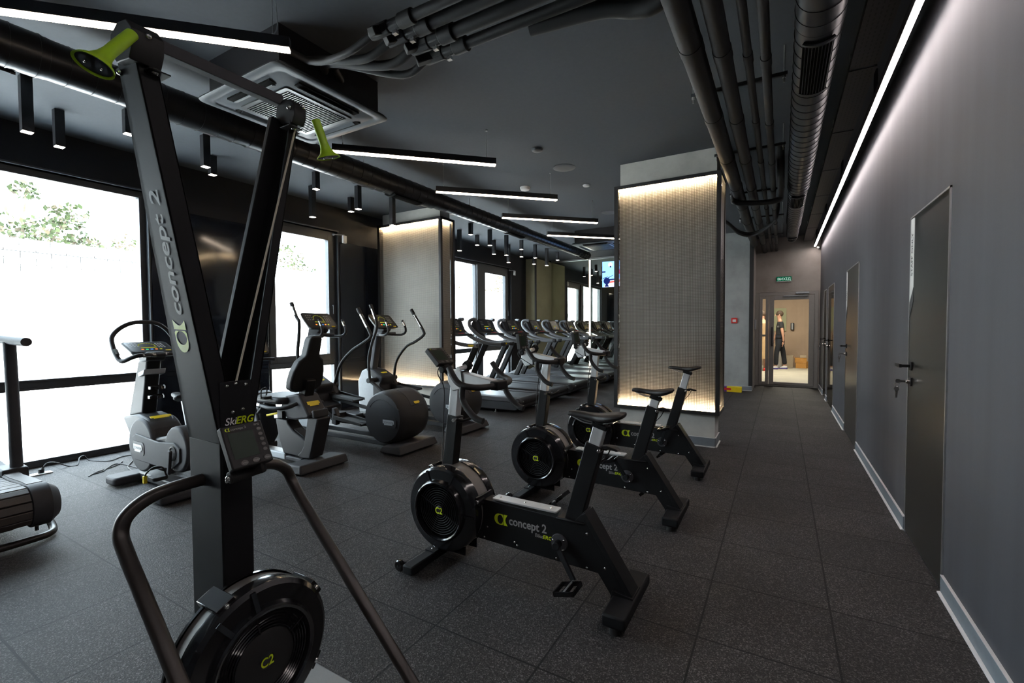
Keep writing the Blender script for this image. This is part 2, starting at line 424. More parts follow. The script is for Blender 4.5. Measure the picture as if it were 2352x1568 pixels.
struct('wall_passage', MB().box((-.5, 10.57, 0), (-.492, YE, H)), 'concb', 'narrow beige side wall left of the exit door', 'wall')
struct('trim_1', MB().box((-.56, 10.47, .1), (-.487, 10.57, H)), 'frameb', 'black corner strip on the grey wall block by the exit', 'corner trim')
# lacquered panels between the windows
def lacquer(n, y0, y1, lab):
    b = MB()
    b.box((XW-.01, y0, .83), (XW+.012, y1, 2.70)); b.box((XW-.01, y0, .03), (XW+.012, y1, .775))
    b.box((XW-.01, y0, .775), (XW+.004, y1, .83))
    struct('trim_%d' % n, b, 'lacq', lab, 'wall panel', bevel=.003)
lacquer(2, 2.42, 3.76, 'glossy dark blue wall panel between the first and second window')
lacquer(3, 4.98, 6.3, 'glossy dark blue wall panel between the second window and the lit column')
struct('pillar_3', MB().box((XW, 11.2, 0), (-5.80, YM, H-.04)), 'olive', 'beige pilaster in the corner against the mirror', 'pilaster')
struct('trim_4', MB().box((-5.83, 11.185, 0), (-5.795, 11.24, H-.04)), 'frameb', 'black edge strip on the beige pilaster', 'corner trim')
struct('trim_5', MB().box((-5.8, YM-.03, H-.05), (-1.95, YM+.01, H-.005)), 'steel', 'steel edge profile along the top of the mirror', 'trim')
mir = MB().box((-5.798, YM-.004, .02), (-1.95, YM+.01, H-.05)).build('mirror', 'mirror')
tag(mir, 'large wall mirror behind the far end of the treadmill row', 'mirror')
lb = thing('mirror_light_bar', 'vertical glowing light bar on the mirror at the end of the treadmills', 'light', (-4.61, YM-.03, .16))
MB().box((-4.632, YM-.03, .16), (-4.588, YM-.004, 3.19)).build('housing', 'alu', lb)
MB().box((-4.626, YM-.036, .17), (-4.594, YM-.030, 3.18)).build('diffuser', 'ledmir', lb)

# baseboards
def baseboard(name, pts, lab, h=.088):
    """pts: plan polyline, board on the left-hand side of its run."""
    b = MB(); t = .012
    for (x0, y0), (x1, y1) in zip(pts, pts[1:]):
        d = V((x1-x0, y1-y0, 0)).normalized(); n = V((-d.y, d.x, 0))
        a, c = V((x0, y0, 0)), V((x1, y1, 0))
        b.mat(0).hexa([a+V((0, 0, .01)), c+V((0, 0, .01)), c+n*t+V((0, 0, .01)), a+n*t+V((0, 0, .01))], [a+V((0, 0, h)), c+V((0, 0, h)), c+n*t+V((0, 0, h)), a+n*t+V((0, 0, h))])
        e = t+.012
        b.mat(1).hexa([a, c, c+n*e, a+n*e], [a+V((0, 0, .011)), c+V((0, 0, .011)), c+n*e+V((0, 0, .006)), a+n*e+V((0, 0, .006))])
        b.mat(1).hexa([a+V((0, 0, h)), c+V((0, 0, h)), c+n*t*1.1+V((0, 0, h)), a+n*t*1.1+V((0, 0, h))], [a+V((0, 0, h+.003)), c+V((0, 0, h+.003)), c+n*t*1.1+V((0, 0, h+.003)), a+n*t*1.1+V((0, 0, h+.003))])
    return struct(name, b, ['base', 'basew'], lab, 'baseboard')
for y0, y1, lab in ((-4, 2.995, 'pale baseboard on the right wall in front of the nearest door'), (3.80, 6.02, 'pale baseboard on the right wall between the first and second door'),
                    (7.08, 8.60, 'pale baseboard on the right wall between the second and third door'), (9.62, 9.93, 'short baseboard between the two far mirrored doors'), (10.53, 11.58, 'baseboard at the far end of the right wall')):
    baseboard('baseboard_right', [(XR, y0), (XR, y1)], lab)
baseboard('baseboard_partition', [(-.5, 11.58), (-.5, 10.5), (-1.95, 10.5)][::-1] if False else [(-1.95, 10.5), (-.5, 10.5)][::-1], 'white baseboard at the foot of the grey wall block')

# doors of the right wall
def flush_door(n, y0, y1, zt, face, lab, glazed=False):
    d = thing('door_%d' % n, lab, 'door', (XR, (y0+y1)/2, 0), kind='structure')
    MB().box((XR-.004, y0+.012, .012), (XR+.02, y1-.012, zt-.012)).build('door_leaf', face, d)
    f = MB()
    for a, b in (((XR-.007, y0, 0), (XR+.02, y0+.010, zt)), ((XR-.007, y1-.010, 0), (XR+.02, y1, zt)), ((XR-.007, y0, zt-.010), (XR+.02, y1, zt))): f.box(a, b)
    f.build('door_frame', 'steel', d)
    hy = y1-.085
    h = MB().box((XR-.012, hy-.026, 1.045), (XR-.003, hy+.026, 1.097)); h.box((XR-.055, hy-.008, 1.062), (XR-.01, hy+.008, 1.080)); h.box((XR-.066, hy-.012, 1.060), (XR-.052, hy+.115, 1.082))
    h.build('handle', 'black', d, bevel=.002)
    c = MB().mat(0).box((XR-.012, hy-.026, .948), (XR-.003, hy+.026, 1.000)); c.mat(1).cyl((XR-.012, hy, .974), (XR-.03, hy, .974), .013)
    c.build('lock', ['black', 'chrome'], d, bevel=.001)
    return d, hy
d1, hy1 = flush_door(1, 3.005, 3.790, 2.0, 'doorm', 'nearest smoked metal door in the right wall with white staff sign strip')
d2, hy2 = flush_door(2, 6.03, 7.07, 2.0, 'doorm', 'second smoked metal door in the right wall with a white strip')
d3, hy3 = flush_door(3, 8.61, 9.61, 1.985, 'doorgl', 'third door in the right wall with a mirrored face')
d4, hy4 = flush_door(4, 9.94, 10.52, 1.98, 'doorgl', 'narrow mirrored door farthest along the right wall')
def sign(d, y1, body, w=.085):
    y1 -= .012
    p = MB().mat(0).prism([(y1, 1.985), (y1-w, 1.985), (y1-w, 1.56), (y1, 1.47)], 'x', XR-.0062, XR-.0045)
    p.mat(1).prism([(y1, 1.466), (y1-w, 1.556), (y1-w, 1.47), (y1, 1.37)], 'x', XR-.0062, XR-.0045)
    s = p.build('sign_strip', ['white', 'mgrey'], d)
    if body: text(body, 'lettering', 'darkprint', s, (XR-.0064, y1-w*.72, 1.63), (0, 0, 1), (0, 1, 0), w*.5, bold=.02, sx=.8)
sign(d1, 3.79, 'STAFF ONLY'); sign(d2, 7.07, 'STAFF')
for hy, lab in ((hy1, 'bunch of brass keys hanging from the lock of the nearest wall door'), (hy2, 'bunch of keys in the lock of the second wall door'), (hy4, 'keys hanging in the lock of the farthest mirrored door')):
    k = thing('key_bunch', lab, 'keys', (XR-.03, hy, .974), 'door keys')
    MB().box((XR-.055, hy-.0015, .968), (XR-.028, hy+.0015, .980)).cyl((XR-.068, hy-.0015, .974), (XR-.068, hy+.0015, .974), .014).build('key', 'chrome', k)
    MB().tube([(XR-.072+.013*math.cos(a), hy, .952+.013*math.sin(a)) for a in [2*PI*i/16 for i in range(16)]], .0012, 6, closed=True).build('key_ring', 'chrome', k)
    MB().cyl((XR-.075, hy-.002, .924), (XR-.075, hy+.002, .924), .015).box((XR-.081, hy-.002, .868), (XR-.069, hy+.002, .912)).build('key', 'chrome', k)

# glazed exit door
e = thing('door_5', 'beige grey glazed exit door with narrow side light at the end of the passage', 'door', (.07, YE, 0), kind='structure')
x0, x1, zt = -.49, .676, 2.055
f = MB()
for a, b in (((x0, YE-.03, 0), (x0+.07, YE+.06, zt)), ((x1-.07, YE-.03, 0), (x1, YE+.06, zt)), ((x0+.07, YE-.03, zt-.07), (x1-.07, YE+.06, zt)), ((x0+.07, YE-.025, 0), (x1-.07, YE+.06, .035))): f.box(a, b)
f.build('door_frame', 'doorgrey', e, bevel=.004)
def sash(name, a, b, rail, par):
    s = MB(); z0, z1 = .04, zt-.075
    for p, q in (((a, YE-.045, z0), (a+rail, YE+.02, z1)), ((b-rail, YE-.045, z0), (b, YE+.02, z1)), ((a+rail, YE-.045, z1-rail), (b-rail, YE+.02, z1)), ((a+rail, YE-.045, z0), (b-rail, YE+.02, z0+.055))): s.box(p, q)
    o = s.build(name, 'doorgrey', par, bevel=.004)
    MB().box((a+rail, YE-.015, z0+.055), (b-rail, YE-.009, z1-rail)).build('glass_pane', 'glass', o)
sash('side_light', x0+.072, -.232, .062, e); sash('door_leaf', -.228, x1-.072, .095, e)
MB().tube([(-.165, YE-.05, 1.29), (-.165, YE-.1, 1.29), (-.165, YE-.1, .89), (-.165, YE-.05, .89)], .014).build('pull_handle', 'mgrey', e)
MB().box((.27, YE-.1, 2.005), (.51, YE-.03, 2.045)).build('door_closer', 'lgrey', e, bevel=.006)
MB().box((.04, YE-.085, 1.955), (.49, YE-.05, 1.975)).build('closer_arm', 'lgrey', e, bevel=.002)

# pillars with lit mesh cladding
struct('pillar_1', MB().box((-1.665, 5.405, 0), (-.61, 5.74, H)), 'conc', 'square concrete column clad in lit mesh near the passage', 'pillar')
struct('pillar_2', MB().box((-5.89, 5.70, 0), (-4.64, 5.94, H)), 'conc', 'wide concrete column clad in lit mesh by the windows', 'pillar')
baseboard('baseboard_pillar', [(-.61, 5.74), (-.61, 5.405), (-1.665, 5.405), (-1.665, 5.74)], 'grey baseboard around the foot of the near lit column', .1)
def cladding(x0, x1, y0, y1, z0, z1, lab, cx0, cx1, cy0):
    t = thing('mesh_cladding', lab, 'column cladding', ((x0+x1)/2, (y0+y1)/2, z0), 'lit column claddings')
    w = .044
    fr = MB()
    for a, b in ((x0, y0), (x1-w, y0), (x0, y1-w), (x1-w, y1-w)): fr.box((a, b, z0), (a+w, b+w, z1))
    for z in (z0, z1-w*.9):
        fr.box((x0+w, y0, z), (x1-w, y0+w, z+w*.9)); fr.box((x0+w, y1-w, z), (x1-w, y1, z+w*.9))
        fr.box((x0, y0+w, z), (x0+w, y1-w, z+w*.9)); fr.box((x1-w, y0+w, z), (x1, y1-w, z+w*.9))
    for x in (x0+(x1-x0)*.2, x0+(x1-x0)*.8): fr.box((x-.02, y0+w, z1-.03), (x+.02, cy0, z1-.01)); fr.box((x-.02, y0+w, z0+.01), (x+.02, cy0, z0+.03))
    for z in (z0, z1-.006): fr.box((x0+w, y0+w, z), (x1-w, cy0-.001, z+.006)); fr.box((x0+w, cy0-.001, z), (cx0-.001, y1-w, z+.006)); fr.box((cx1+.001, cy0-.001, z), (x1-w, y1-w, z+.006))
    fr.build('frame', 'frameb', t)
    a = .012
    MB().prism([(x0+w, z0+w), (x1-w, z0+w), (x1-w, z1-w), (x0+w, z1-w)], 'y', y0+a, y0+a+.0015).build('mesh_panel', 'mesh', t)
    for x in (x0+a, x1-a): MB().prism([(y0+w, z0+w), (y1-w, z0+w), (y1-w, z1-w), (y0+w, z1-w)], 'x', x, x+.0015).build('mesh_panel', 'mesh', t)
    for z in (z0+w+.002, z1-w-.006):
        l = MB(); l.box((x0+w, y0+w-.006, z), (x1-w, y0+w+.004, z+.006))
        l.box((x1-w-.004, y0+w, z), (x1-w+.006, y1-w, z+.006)); l.box((x0+w-.006, y0+w, z), (x0+w+.004, y1-w, z+.006))
        l.build('led_strip', 'ledcol', t)
cladding(-1.715, -.558, 5.33, 5.79, .36, 2.97, 'black framed mesh cladding lit from within on the near column', -1.665, -.61, 5.405)
cladding(-5.945, -4.572, 5.625, 5.985, .36, 3.055, 'black framed mesh cladding lit from within on the column by the windows', -5.89, -4.64, 5.70)

# windows
def window(n, y0, y1, lab, bays, handle=None):
    """bays: (y0, y1, frame width) of each light; every light has an upper and a lower pane."""
    w = thing('window_%d' % n, lab, 'window', (XW-.1, (y0+y1)/2, 0), kind='structure')
    f = MB(); xa, xb = -6.27, -6.17
    f.box((xa, y0, 2.80), (xb, y1, 2.85)); f.box((xa, y0, 0), (xb, y1, .05)); f.box((xa, y0, .05), (xb, y0+.04, 2.8)); f.box((xa, y1-.04, .05), (xb, y1, 2.8))
    f.box((-6.3, y0-.02, 2.85), (XW+.015, y1+.02, 2.87)); f.box((-6.3, y1-.004, 0), (XW+.012, y1+.012, 2.87))
    prev = None
    for a, b, fw in bays:
        if prev is not None: f.box((xa, prev, .05), (xb+.05, a, 2.8))
        prev = b
        f.box((xa, a, .765), (xb, b, .825))
    f.build('window_frame', 'frame', w, bevel=.004)
    for a, b, fw in bays:
        for z0, z1 in ((.825, 2.8), (.05, .765)):
            k = fw if z0 > .5 else .02
            s = MB(); c, d = xb-.075, xb+.012
            s.box((c, a, z0), (d, a+k, z1)); s.box((c, b-k, z0), (d, b, z1)); s.box((c, a+k, z1-k), (d, b-k, z1)); s.box((c, a+k, z0), (d, b-k, z0+k))
            o = s.build('sash', 'frame', w, bevel=.003)
            MB().box((xb-.045, a+k, z0+k), (xb-.037, b-k, z1-k)).build('glass_pane', 'glass', o)
    if handle:
        hy, hz = handle
        MB().box((xb+.01, hy-.014, hz-.05), (xb+.02, hy+.014, hz+.03)).box((xb+.02, hy-.008, hz-.01), (xb+.055, hy+.008, hz+.01)).box((xb+.043, hy-.01, hz-.13), (xb+.055, hy+.01, hz+.01)).build('handle', 'frame', w, bevel=.003)
    return w
window(1, -1.5, 2.40, 'widest floor to ceiling window, nearest, behind the exercise bikes', [(-1.46, 2.36, .02)])
window(2, 3.78, 4.94, 'narrow tilting window between the dark panels behind the cross trainers', [(3.82, 4.90, .095)], (4.86, 1.68))
window(3, 6.95, 10.38, 'far glazing with a balcony door behind the treadmill row', [(6.99, 7.93, .02), (7.98, 8.86, .02), (9.09, 10.34, .16)], (10.26, 1.75))
for y, lab in ((5.02, 'small white motion sensor above the second window'), (10.46, 'small white motion sensor beside the far balcony door')):
    s = thing('motion_sensor', lab, 'sensor', (XW, y, 2.74), 'motion sensors')
    MB().box((XW+.05, y-.035, 2.68), (XW+.09, y+.035, 2.80)).build('sensor_head', 'white', s, bevel=.008)
    MB().beam((XW+.002, y-.16, 2.80), (XW+.07, y, 2.81), .014, .014).ball((XW+.01, y-.16, 2.8), .02).build('bracket', 'lgrey', s)

# small things on the far walls
s = thing('exit_sign', 'green exit sign above the glazed door', 'sign', (.046, YE, 2.335))
MB().box((-.092, YE-.03, 2.285), (.185, YE-.001, 2.386)).build('sign_box', 'exit', s, bevel=.003)
MB().box((-.094, YE-.031, 2.28), (.187, YE-.001, 2.289)).build('sign_edge', 'white', s)
text('ВИХІД', 'lettering', 'exitw', s, (.0465, YE-.031, 2.310), (1, 0, 0), (0, 0, 1), .052, align='CENTER', bold=.012, sx=1.05)
s = thing('fire_alarm_point', 'red fire alarm call point on the grey wall block', 'alarm', (-.83, 10.5, 1.435))
MB().box((-.886, 10.46, 1.381), (-.774, 10.499, 1.491)).build('case', 'red', s, bevel=.006)
MB().box((-.862, 10.456, 1.405), (-.798, 10.461, 1.46)).build('press_plate', 'white', s, bevel=.002)
s = MB().box((-.49, 11.0, 1.245), (-.455, 11.22, 1.46)).build('access_box', 'lgrey', bevel=.01)
tag(s, 'grey wall box on the narrow side wall left of the exit door', 'wall box')
s = thing('packing_box', 'long low yellow and purple printed box lying against the grey wall', 'box', (-.8, 10.25, 0))
pb = MB().mat(0).box((-.93, 10.14, 0), (-.66, 10.26, .105)); pb.mat(1).box((-1.09, 10.14, 0), (-.93, 10.26, .105))
pb.build('carton', ['yellbox', 'purplebox'], s, bevel=.003)
MB().prism(rrect(-1.0, .035, -.85, .08, .015), 'y', 10.136, 10.1395).build('label', 'red', s)

# ---------------------------------------------------------------- things on the ceiling
# linear pendant lamps at 45 degrees
for i, (ex, ey, nm) in enumerate(((-2.43, 1.665, 'nearest, crossing behind the ski machine arm'), (-2.425, 3.84, 'second along, right of the ceiling cassette'), (-2.432, 5.28, 'third along, below the smoke detector'),
                              (-2.437, 6.765, 'fourth along'), (-2.44, 8.26, 'fifth and farthest, running behind the near column'))):
    z = 2.905; L = 1.5; d = V((-math.cos(PI/4), -math.sin(PI/4), 0)); a = V((ex, ey, z)); b = a+d*L
    t = thing('linear_lamp', 'long black pendant light bar, %s' % nm, 'lamp', (a+b)/2, 'diagonal light bars')
    sd = V((-d.y, d.x, 0))
    MB().beam(a+V((0, 0, .036)), b+V((0, 0, .036)), .052, .058).build('housing', 'lampblack', t)
    MB().beam(a+V((0, 0, .002))+d*.004, b+V((0, 0, .002))-d*.004, .046, .012).build('diffuser', 'led', t)
    for k in (.09, L-.09):
        p = a+d*k
        MB().cyl(p+V((0, 0, .062)), V((p.x, p.y, H)), .0015, 6).cyl(V((p.x, p.y, H-.012)), V((p.x, p.y, H)), .011, 10).cyl(p+V((0, 0, .062)), p+V((0, 0, .085)), .005, 8).build('suspension_wire', 'steel', t)
    if i: continue
    p = a+d*.1
    MB().tube([p+V((.02, 0, .06)), p+V((.03, .02, .12)), V((p.x+.01, p.y+.03, H-.1)), V((p.x+.03, p.y, H))], .003, 6, smooth=6).build('power_cable', 'lgrey', t)

# square tube spotlights, two rows
A = [(1.189, .42), (1.822, .21), (2.445, .31), (3.077, .41), (3.704, .21), (4.354, .31), (4.989, .41), (6.968, .21), (7.612, .31), (8.24, .42), (8.882, .21), (9.536, .31), (10.149, .42), (10.775, .21)]
B = [(1.511, .32), (2.14, .40), (2.769, .21), (4.027, .42), (4.674, .21), (7.308, .41), (7.919, .21), (8.563, .31), (9.191, .42), (9.806, .21), (10.46, .31)]
ordn = ['first', 'second', 'third', 'fourth', 'fifth', 'sixth', 'seventh', 'eighth', 'ninth', 'tenth', 'eleventh', 'twelfth', 'thirteenth', 'fourteenth']
for x, row, rn in ((-4.953, A, 'the row nearer the round duct'), (-5.468, B, 'the row nearer the windows')):
    for i, (y, L) in enumerate(row):
        ln = 'long' if L > .38 else ('short' if L < .26 else 'medium length')
        t = thing('tube_spotlight', '%s black square ceiling spotlight, %s seen in %s' % (ln, ordn[i], rn), 'spotlight', (x, y, H), 'square tube spotlights')
        h = .033
        MB().box((x-h, y-h, H-L+.004), (x+h, y+h, H-.0005)).build('housing', 'lampblack', t, bevel=.002)
        MB().box((x-h*.88, y-h*.88, H-L), (x+h*.88, y+h*.88, H-L+.006)).build('lens', 'spot', t)

# ceiling cassettes
def cassette(cx, cy, lab, full=True):
    z = 2.95; s = .475
    t = thing('ceiling_cassette', lab, 'air conditioner', (cx, cy, z), 'ceiling cassettes')
    MB().box((cx-.41, cy-.41, z+.035), (cx+.41, cy+.41, H)).build('unit_body', 'lampblack', t)
    p = MB()
    R = lambda k, r: rrect(cx-k, cy-k, cx+k, cy+k, r, 8)
    rings = [(s-.02, .05, z+.036), (s, .06, z+.016), (s, .06, z+.010), (s-.004, .058, z+.007), (s-.062, .05, z+.003), (s-.072, .046, z+.010), (s-.085, .044, z+.008), (s-.165, .03, z-.010), (s-.2, .03, z-.010)]
    loops = [[p.bm.verts.new((x, y, zz)) for x, y in R(k, r)] for k, r, zz in rings]
    for a, b in zip(loops, loops[1:]):
        for i in range(len(a)): p.face([a[i], a[(i+1) % len(a)], b[(i+1) % len(b)], b[i]])
    p.face(loops[-1])
    p.build('fascia', 'acgrey', t, smooth=50)
    for dx, dy in ((1, 0), (-1, 0), (0, 1), (0, -1)):
        o = MB(); q = .340
        a = (cx+dx*q-(.036 if dx else .25), cy+dy*q-(.036 if dy else .25), z-.007); b = (cx+dx*q+(.036 if dx else .25), cy+dy*q+(.036 if dy else .25), z+.012)
        o.mat(2).box(a, b)
        c = V((cx+dx*(q-.012), cy+dy*(q-.012), z-.012)); R_ = Matrix.Rotation(.45*(1 if dx+dy > 0 else -1), 3, 'Y' if dx else 'X')
        o.mat(1).obox(c, (.034 if dx else .45, .034 if dy else .45, .006), R_ if dx else Matrix.Rotation(-.45*(1 if dy > 0 else -1), 3, 'X'))
        o.build('outlet_flap', ['blackgloss', 'acgrey', 'void'], t)
    g = MB(); g.mat(0).prism(rrect(cx-.275, cy-.275, cx+.275, cy+.275, .02), 'z', z-.018, z-.011)
    g.mat(1).box((cx-.24, cy-.24, z-.0190), (cx+.24, cy+.24, z-.0175))
    for i in range(26 if full else 16):
        n = 26 if full else 16; y = cy-.235+.47*i/(n-1)
        g.mat(0).box((cx-.24, y-.0032, z-.023), (cx+.24, y+.0032, z-.018))
    g.build('intake_grille', ['duct', 'void'], t)
cassette(-3.145, 2.205, 'dark grey square ceiling air conditioner above the ski machine')
cassette(-3.165, 9.0, 'dark grey square ceiling air conditioner far off above the treadmills', False)

# spiral ducts
def duct(name, x, segs, z_of, lab, grilles, mt='duct'):
    t = thing(name, lab, 'air duct', (x, segs[0][0], H))
    b = MB()
    prof = []
    for y0, y1, r in segs:
        y = y0
        prof += [(r+.003, y0), (r+.003, y0+.03), (r, y0+.031)]
        while y+.13 < y1:
            y += .13; prof += [(r, y-.0036), (r+.0034, y-.0034), (r+.0034, y+.0034), (r, y+.0036)]
        prof += [(r, y1)]
    n = 32; rings = []
    for r, y in prof:
        zc = z_of(r)
        rings.append([b.bm.verts.new((x+r*math.cos(2*PI*j/n), y, zc+r*math.sin(2*PI*j/n))) for j in range(n)])
    for P, Q in zip(rings, rings[1:]):
        for j in range(n): b.face([P[j], P[(j+1) % n], Q[(j+1) % n], Q[j]])
    b.face(rings[0]); b.face(rings[-1])
    b.build('pipe_run', mt, t, smooth=30)
    for y0, y1, r, ang in grilles:
        zc = z_of(r); g = MB(); c = V((x, 0, zc))
        def arc(rr, a, y): return V((x+rr*math.cos(a), y, zc+rr*math.sin(a)))
        half = .62; m = 10
        for k in range(m):
            a0 = ang-half+2*half*k/m; a1 = a0+2*half/m
            g.mat(1).hexa([arc(r+.002, a0, y0), arc(r+.002, a1, y0), arc(r+.002, a1, y1), arc(r+.002, a0, y1)], [arc(r+.010, a0, y0), arc(r+.010, a1, y0), arc(r+.010, a1, y1), arc(r+.010, a0, y1)])
            g.mat(0).hexa([arc(r+.010, a0, y0), arc(r+.010, a0+.02, y0), arc(r+.010, a0+.02, y1), arc(r+.010, a0, y1)], [arc(r+.018, a0, y0), arc(r+.018, a0+.02, y0), arc(r+.018, a0+.02, y1), arc(r+.018, a0, y1)])
        for ya in (y0, y1-.02):
            for k in range(m):
                a0 = ang-half+2*half*k/m; a1 = a0+2*half/m
                g.mat(0).hexa([arc(r+.004, a0, ya), arc(r+.004, a1, ya), arc(r+.004, a1, ya+.02), arc(r+.004, a0, ya+.02)], [arc(r+.02, a0, ya), arc(r+.02, a1, ya), arc(r+.02, a1, ya+.02), arc(r+.02, a0, ya+.02)])
        g.build('duct_grille', ['duct', 'void'], t)
    return t
dl = duct('spiral_duct', -4.0, [(-1.2, 1.02, .128), (1.02, 4.75, .122), (4.75, 7.3, .105), (7.3, 10.4, .092)], lambda r: 3.02, 'long black round duct running above the exercise machines by the windows',
          [(-.1, .93, .130, -2.5), (4.0, 4.5, .122, -1.7), (6.7, 7.2, .105, -1.7), (9.9, 10.3, .092, -1.9)])
for y in (1.5, 3.6, 5.6, 8.2): MB().cyl((-4.0, y, 3.0), (-4.0, y, H), .004, 6).build('hanger_rod', 'steel', dl)
dr = duct('spiral_duct', .165, [(1.0, 3.05, .118), (3.05, 6.6, .116), (6.6, 8.9, .105), (8.9, 10.2, .095)], lambda r: 3.015, 'round black spiral duct along the passage ceiling beside the wall light',
          [(3.1, 3.75, .118, -PI/2), (6.7, 7.25, .110, -PI/2), (9.85, 10.15, .1, -PI/2)])
for y in (2.2, 4.6, 7.6, 9.4): MB().cyl((.165, y, 3.05), (.165, y, H), .004, 6).build('hanger_rod', 'steel', dr)

# four insulated pipes along the passage
for x, r, lab in ((-.475, .066, 'thickest black insulated ceiling pipe, outermost of the passage bundle'), (-.322, .050, 'second thick black insulated pipe of the passage bundle'),
                  (-.192, .024, 'thin black insulated pipe in the middle of the passage bundle'), (-.098, .028, 'thin black insulated pipe of the passage bundle nearest the round duct')):
    t = thing('ceiling_pipe', lab, 'pipe', (x, 6, 2.97), 'insulated passage pipes')
    MB().cyl((x, 1.2, 2.97), (x, YE if x > -.43 else 10.46, 2.97), r, 20).build('pipe_run', 'blackrub', t)
    y = 2.3+x
    while y < (10.8 if x > -.43 else 10.2): MB().cyl((x, y, 2.97), (x, y+.1, 2.97), r+.004, 20).build('joint_sleeve', 'blackrub', t); y += 1.05
for y in (3.7, 5.1, 6.7, 8.3, 10.0):
    t = thing('pipe_hanger', 'steel rail hanger carrying the passage pipes, %s along' % ordn[(3.7, 5.1, 6.7, 8.3, 10.0).index(y)], 'bracket', (-.25, y, 3.04), 'pipe hangers')
    MB().box((-.60, y-.012, 3.036), (.02, y+.012, 3.058)).build('rail', 'mgrey', t)
    for x in (-.585, .0): MB().cyl((x, y, 2.99), (x, y, H), .005, 8).cyl((x, y, 3.02), (x, y, 3.035), .012, 6).build('threaded_rod', 'steel', t)
t = MB().tube([(-.53, 6.45, H-.02), (-.53, 6.45, 2.95), (-.50, 6.45, 2.875), (-.25, 6.6, 2.87), (-.05, 6.6, 2.875), (-.02, 6.55, 2.93), (-.02, 5.7, 3.0), (-.02, 5.6, H-.01)], .034, 14, smooth=5).build('branch_pipe', 'blackrub')
tag(t, 'black insulated branch pipe crossing under the passage bundle beyond the near column', 'pipe')
for k in range(2):
    t = MB().tube([(-1.25, 7.3, 3.1), (-.78, 7.6, 2.92), (-.6, 8.4, 2.86-.03*k), (-.38, 8.6, 2.86-.03*k), (-.12, 8.2, 2.92), (-.06, 8.0, 3.05), (-.06, 7.95, H)], .022, 12, smooth=6).build('flexible_hose', 'blackrub')
    tag(t, ['upper', 'lower'][k]+' of two sagging black insulated hoses below the passage pipes', 'hose', 'sagging hoses')

# four pipes with valves feeding the ceiling cassette
for i, (y, z, xl, r, lab) in enumerate(((1.93, 3.02, -1.86, .028, 'first black pipe with valve feeding the ceiling cassette, closest to the camera'), (2.05, 3.04, -1.84, .034, 'second black valve pipe feeding the ceiling cassette'),
                                (2.16, 3.03, -1.76, .038, 'third black valve pipe feeding the ceiling cassette'), (2.29, 3.03, -1.76, .032, 'fourth black valve pipe feeding the cassette, farthest from the camera'))):
    t = thing('valve_pipe', lab, 'pipe', (-1.2, y, z), 'cassette feed pipes')
    MB().tube([(xl, y, z), (-.62, y, z), (-.52-.02*i, y+.05, z), (-.475+.04*i, y+.16, z-.01)], r, 16).build('pipe_run', 'blackrub', t)
    v = MB().cyl((xl+.02, y, z), (xl+.12, y, z), r+.012, 16).cyl((xl-.06, y, z), (xl+.04, y, z), r+.004, 8).cyl((xl-.2, y, z), (xl-.06, y, z), r+.01, 8)
    v.beam((xl-.13, y, z), (xl-.13-.03*i, y-.07, z-.045), .05, .05)
    v.build('valve', 'blackrub', t, bevel=.006)
    MB().tube([(xl-.18, y, z), (xl-.4, y-.01, z-.05), (-2.55, y*.5+.95, z-.02+.02*i), (-2.74, 1.85+.14*i, 3.1)], r*.75, 12, smooth=6).build('hose', 'blackrub', t)
    MB().box((xl-.03, y-.012, z-r-.03), (xl+.0, y+.012, z-r-.012)).cyl((xl-.015, y, z-r-.02), (xl-.015, y, z), .006, 8).build('valve_lever', 'steel', t)
# pair of elbows at the frame's top edge
t = MB().tube([(-1.25, 2.36, 3.03), (-.86, 2.42, 3.03), (-.7, 2.46, 3.0), (-.6, 2.46, 2.98), (-.5, 2.44, 3.0)], .046, 16, smooth=5).build('pipe_elbow', 'blackrub')
tag(t, 'fat black pipe elbow joining the thick passage pipe near the ceiling', 'pipe')

# perforated trays and the wall light
tr = [(.9, 2.6), (2.63, 4.0), (4.03, 5.2), (5.23, 6.4), (6.43, 7.6), (7.63, 8.8), (8.83, 10.0), (10.03, 11.5)]
for i, (y0, y1) in enumerate(tr):
    t = thing('cable_tray', 'perforated grey ceiling tray beside the wall light, %s from the camera' % ordn[i], 'cable tray', (.48, (y0+y1)/2, 3.1), 'perforated trays')
    MB().box((.395, y0, 3.10), (.545, y1, 3.104)).build('tray_bottom', 'trayp', t)
    MB().box((.391, y0, 3.10), (.395, y1, 3.15)).box((.545, y0, 3.10), (.549, y1, 3.15)).build('tray_side', 'tray', t)
    MB().box((.39, y0+.02, 3.15), (.55, y0+.05, 3.165)).cyl((.40, y0+.035, 3.12), (.40, y0+.035, H), .004, 6).cyl((.54, y0+.035, 3.12), (.54, y0+.035, H), .004, 6).build('hanger', 'steel', t)
t = thing('wall_washer_light', 'endless glowing light line washing the right wall', 'light', (.60, 4, 2.98))
MB().box((.572, -3.5, 2.975), (.612, 11.5, 3.03)).build('housing', 'lampblack', t)
MB().box((.576, -3.5, 2.972), (.610, 11.5, 2.976)).build('diffuser', 'ledwall', t)
h = MB()
for y in (-2, 0, 2.2, 4.4, 6.6, 8.8, 11.0): h.box((.58, y-.01, 3.03), (.604, y+.01, H))
h.build('suspension_bracket', 'lampblack', t)
t = thing('camera_dome', 'tiny white camera at the end of the wall light', 'camera', (.66, YE, 2.95))
MB().ball((.655, YE-.07, 2.955), .028).cyl((.655, YE-.045, 2.96), (.655, YE, 2.96), .022).build('dome', 'white', t)

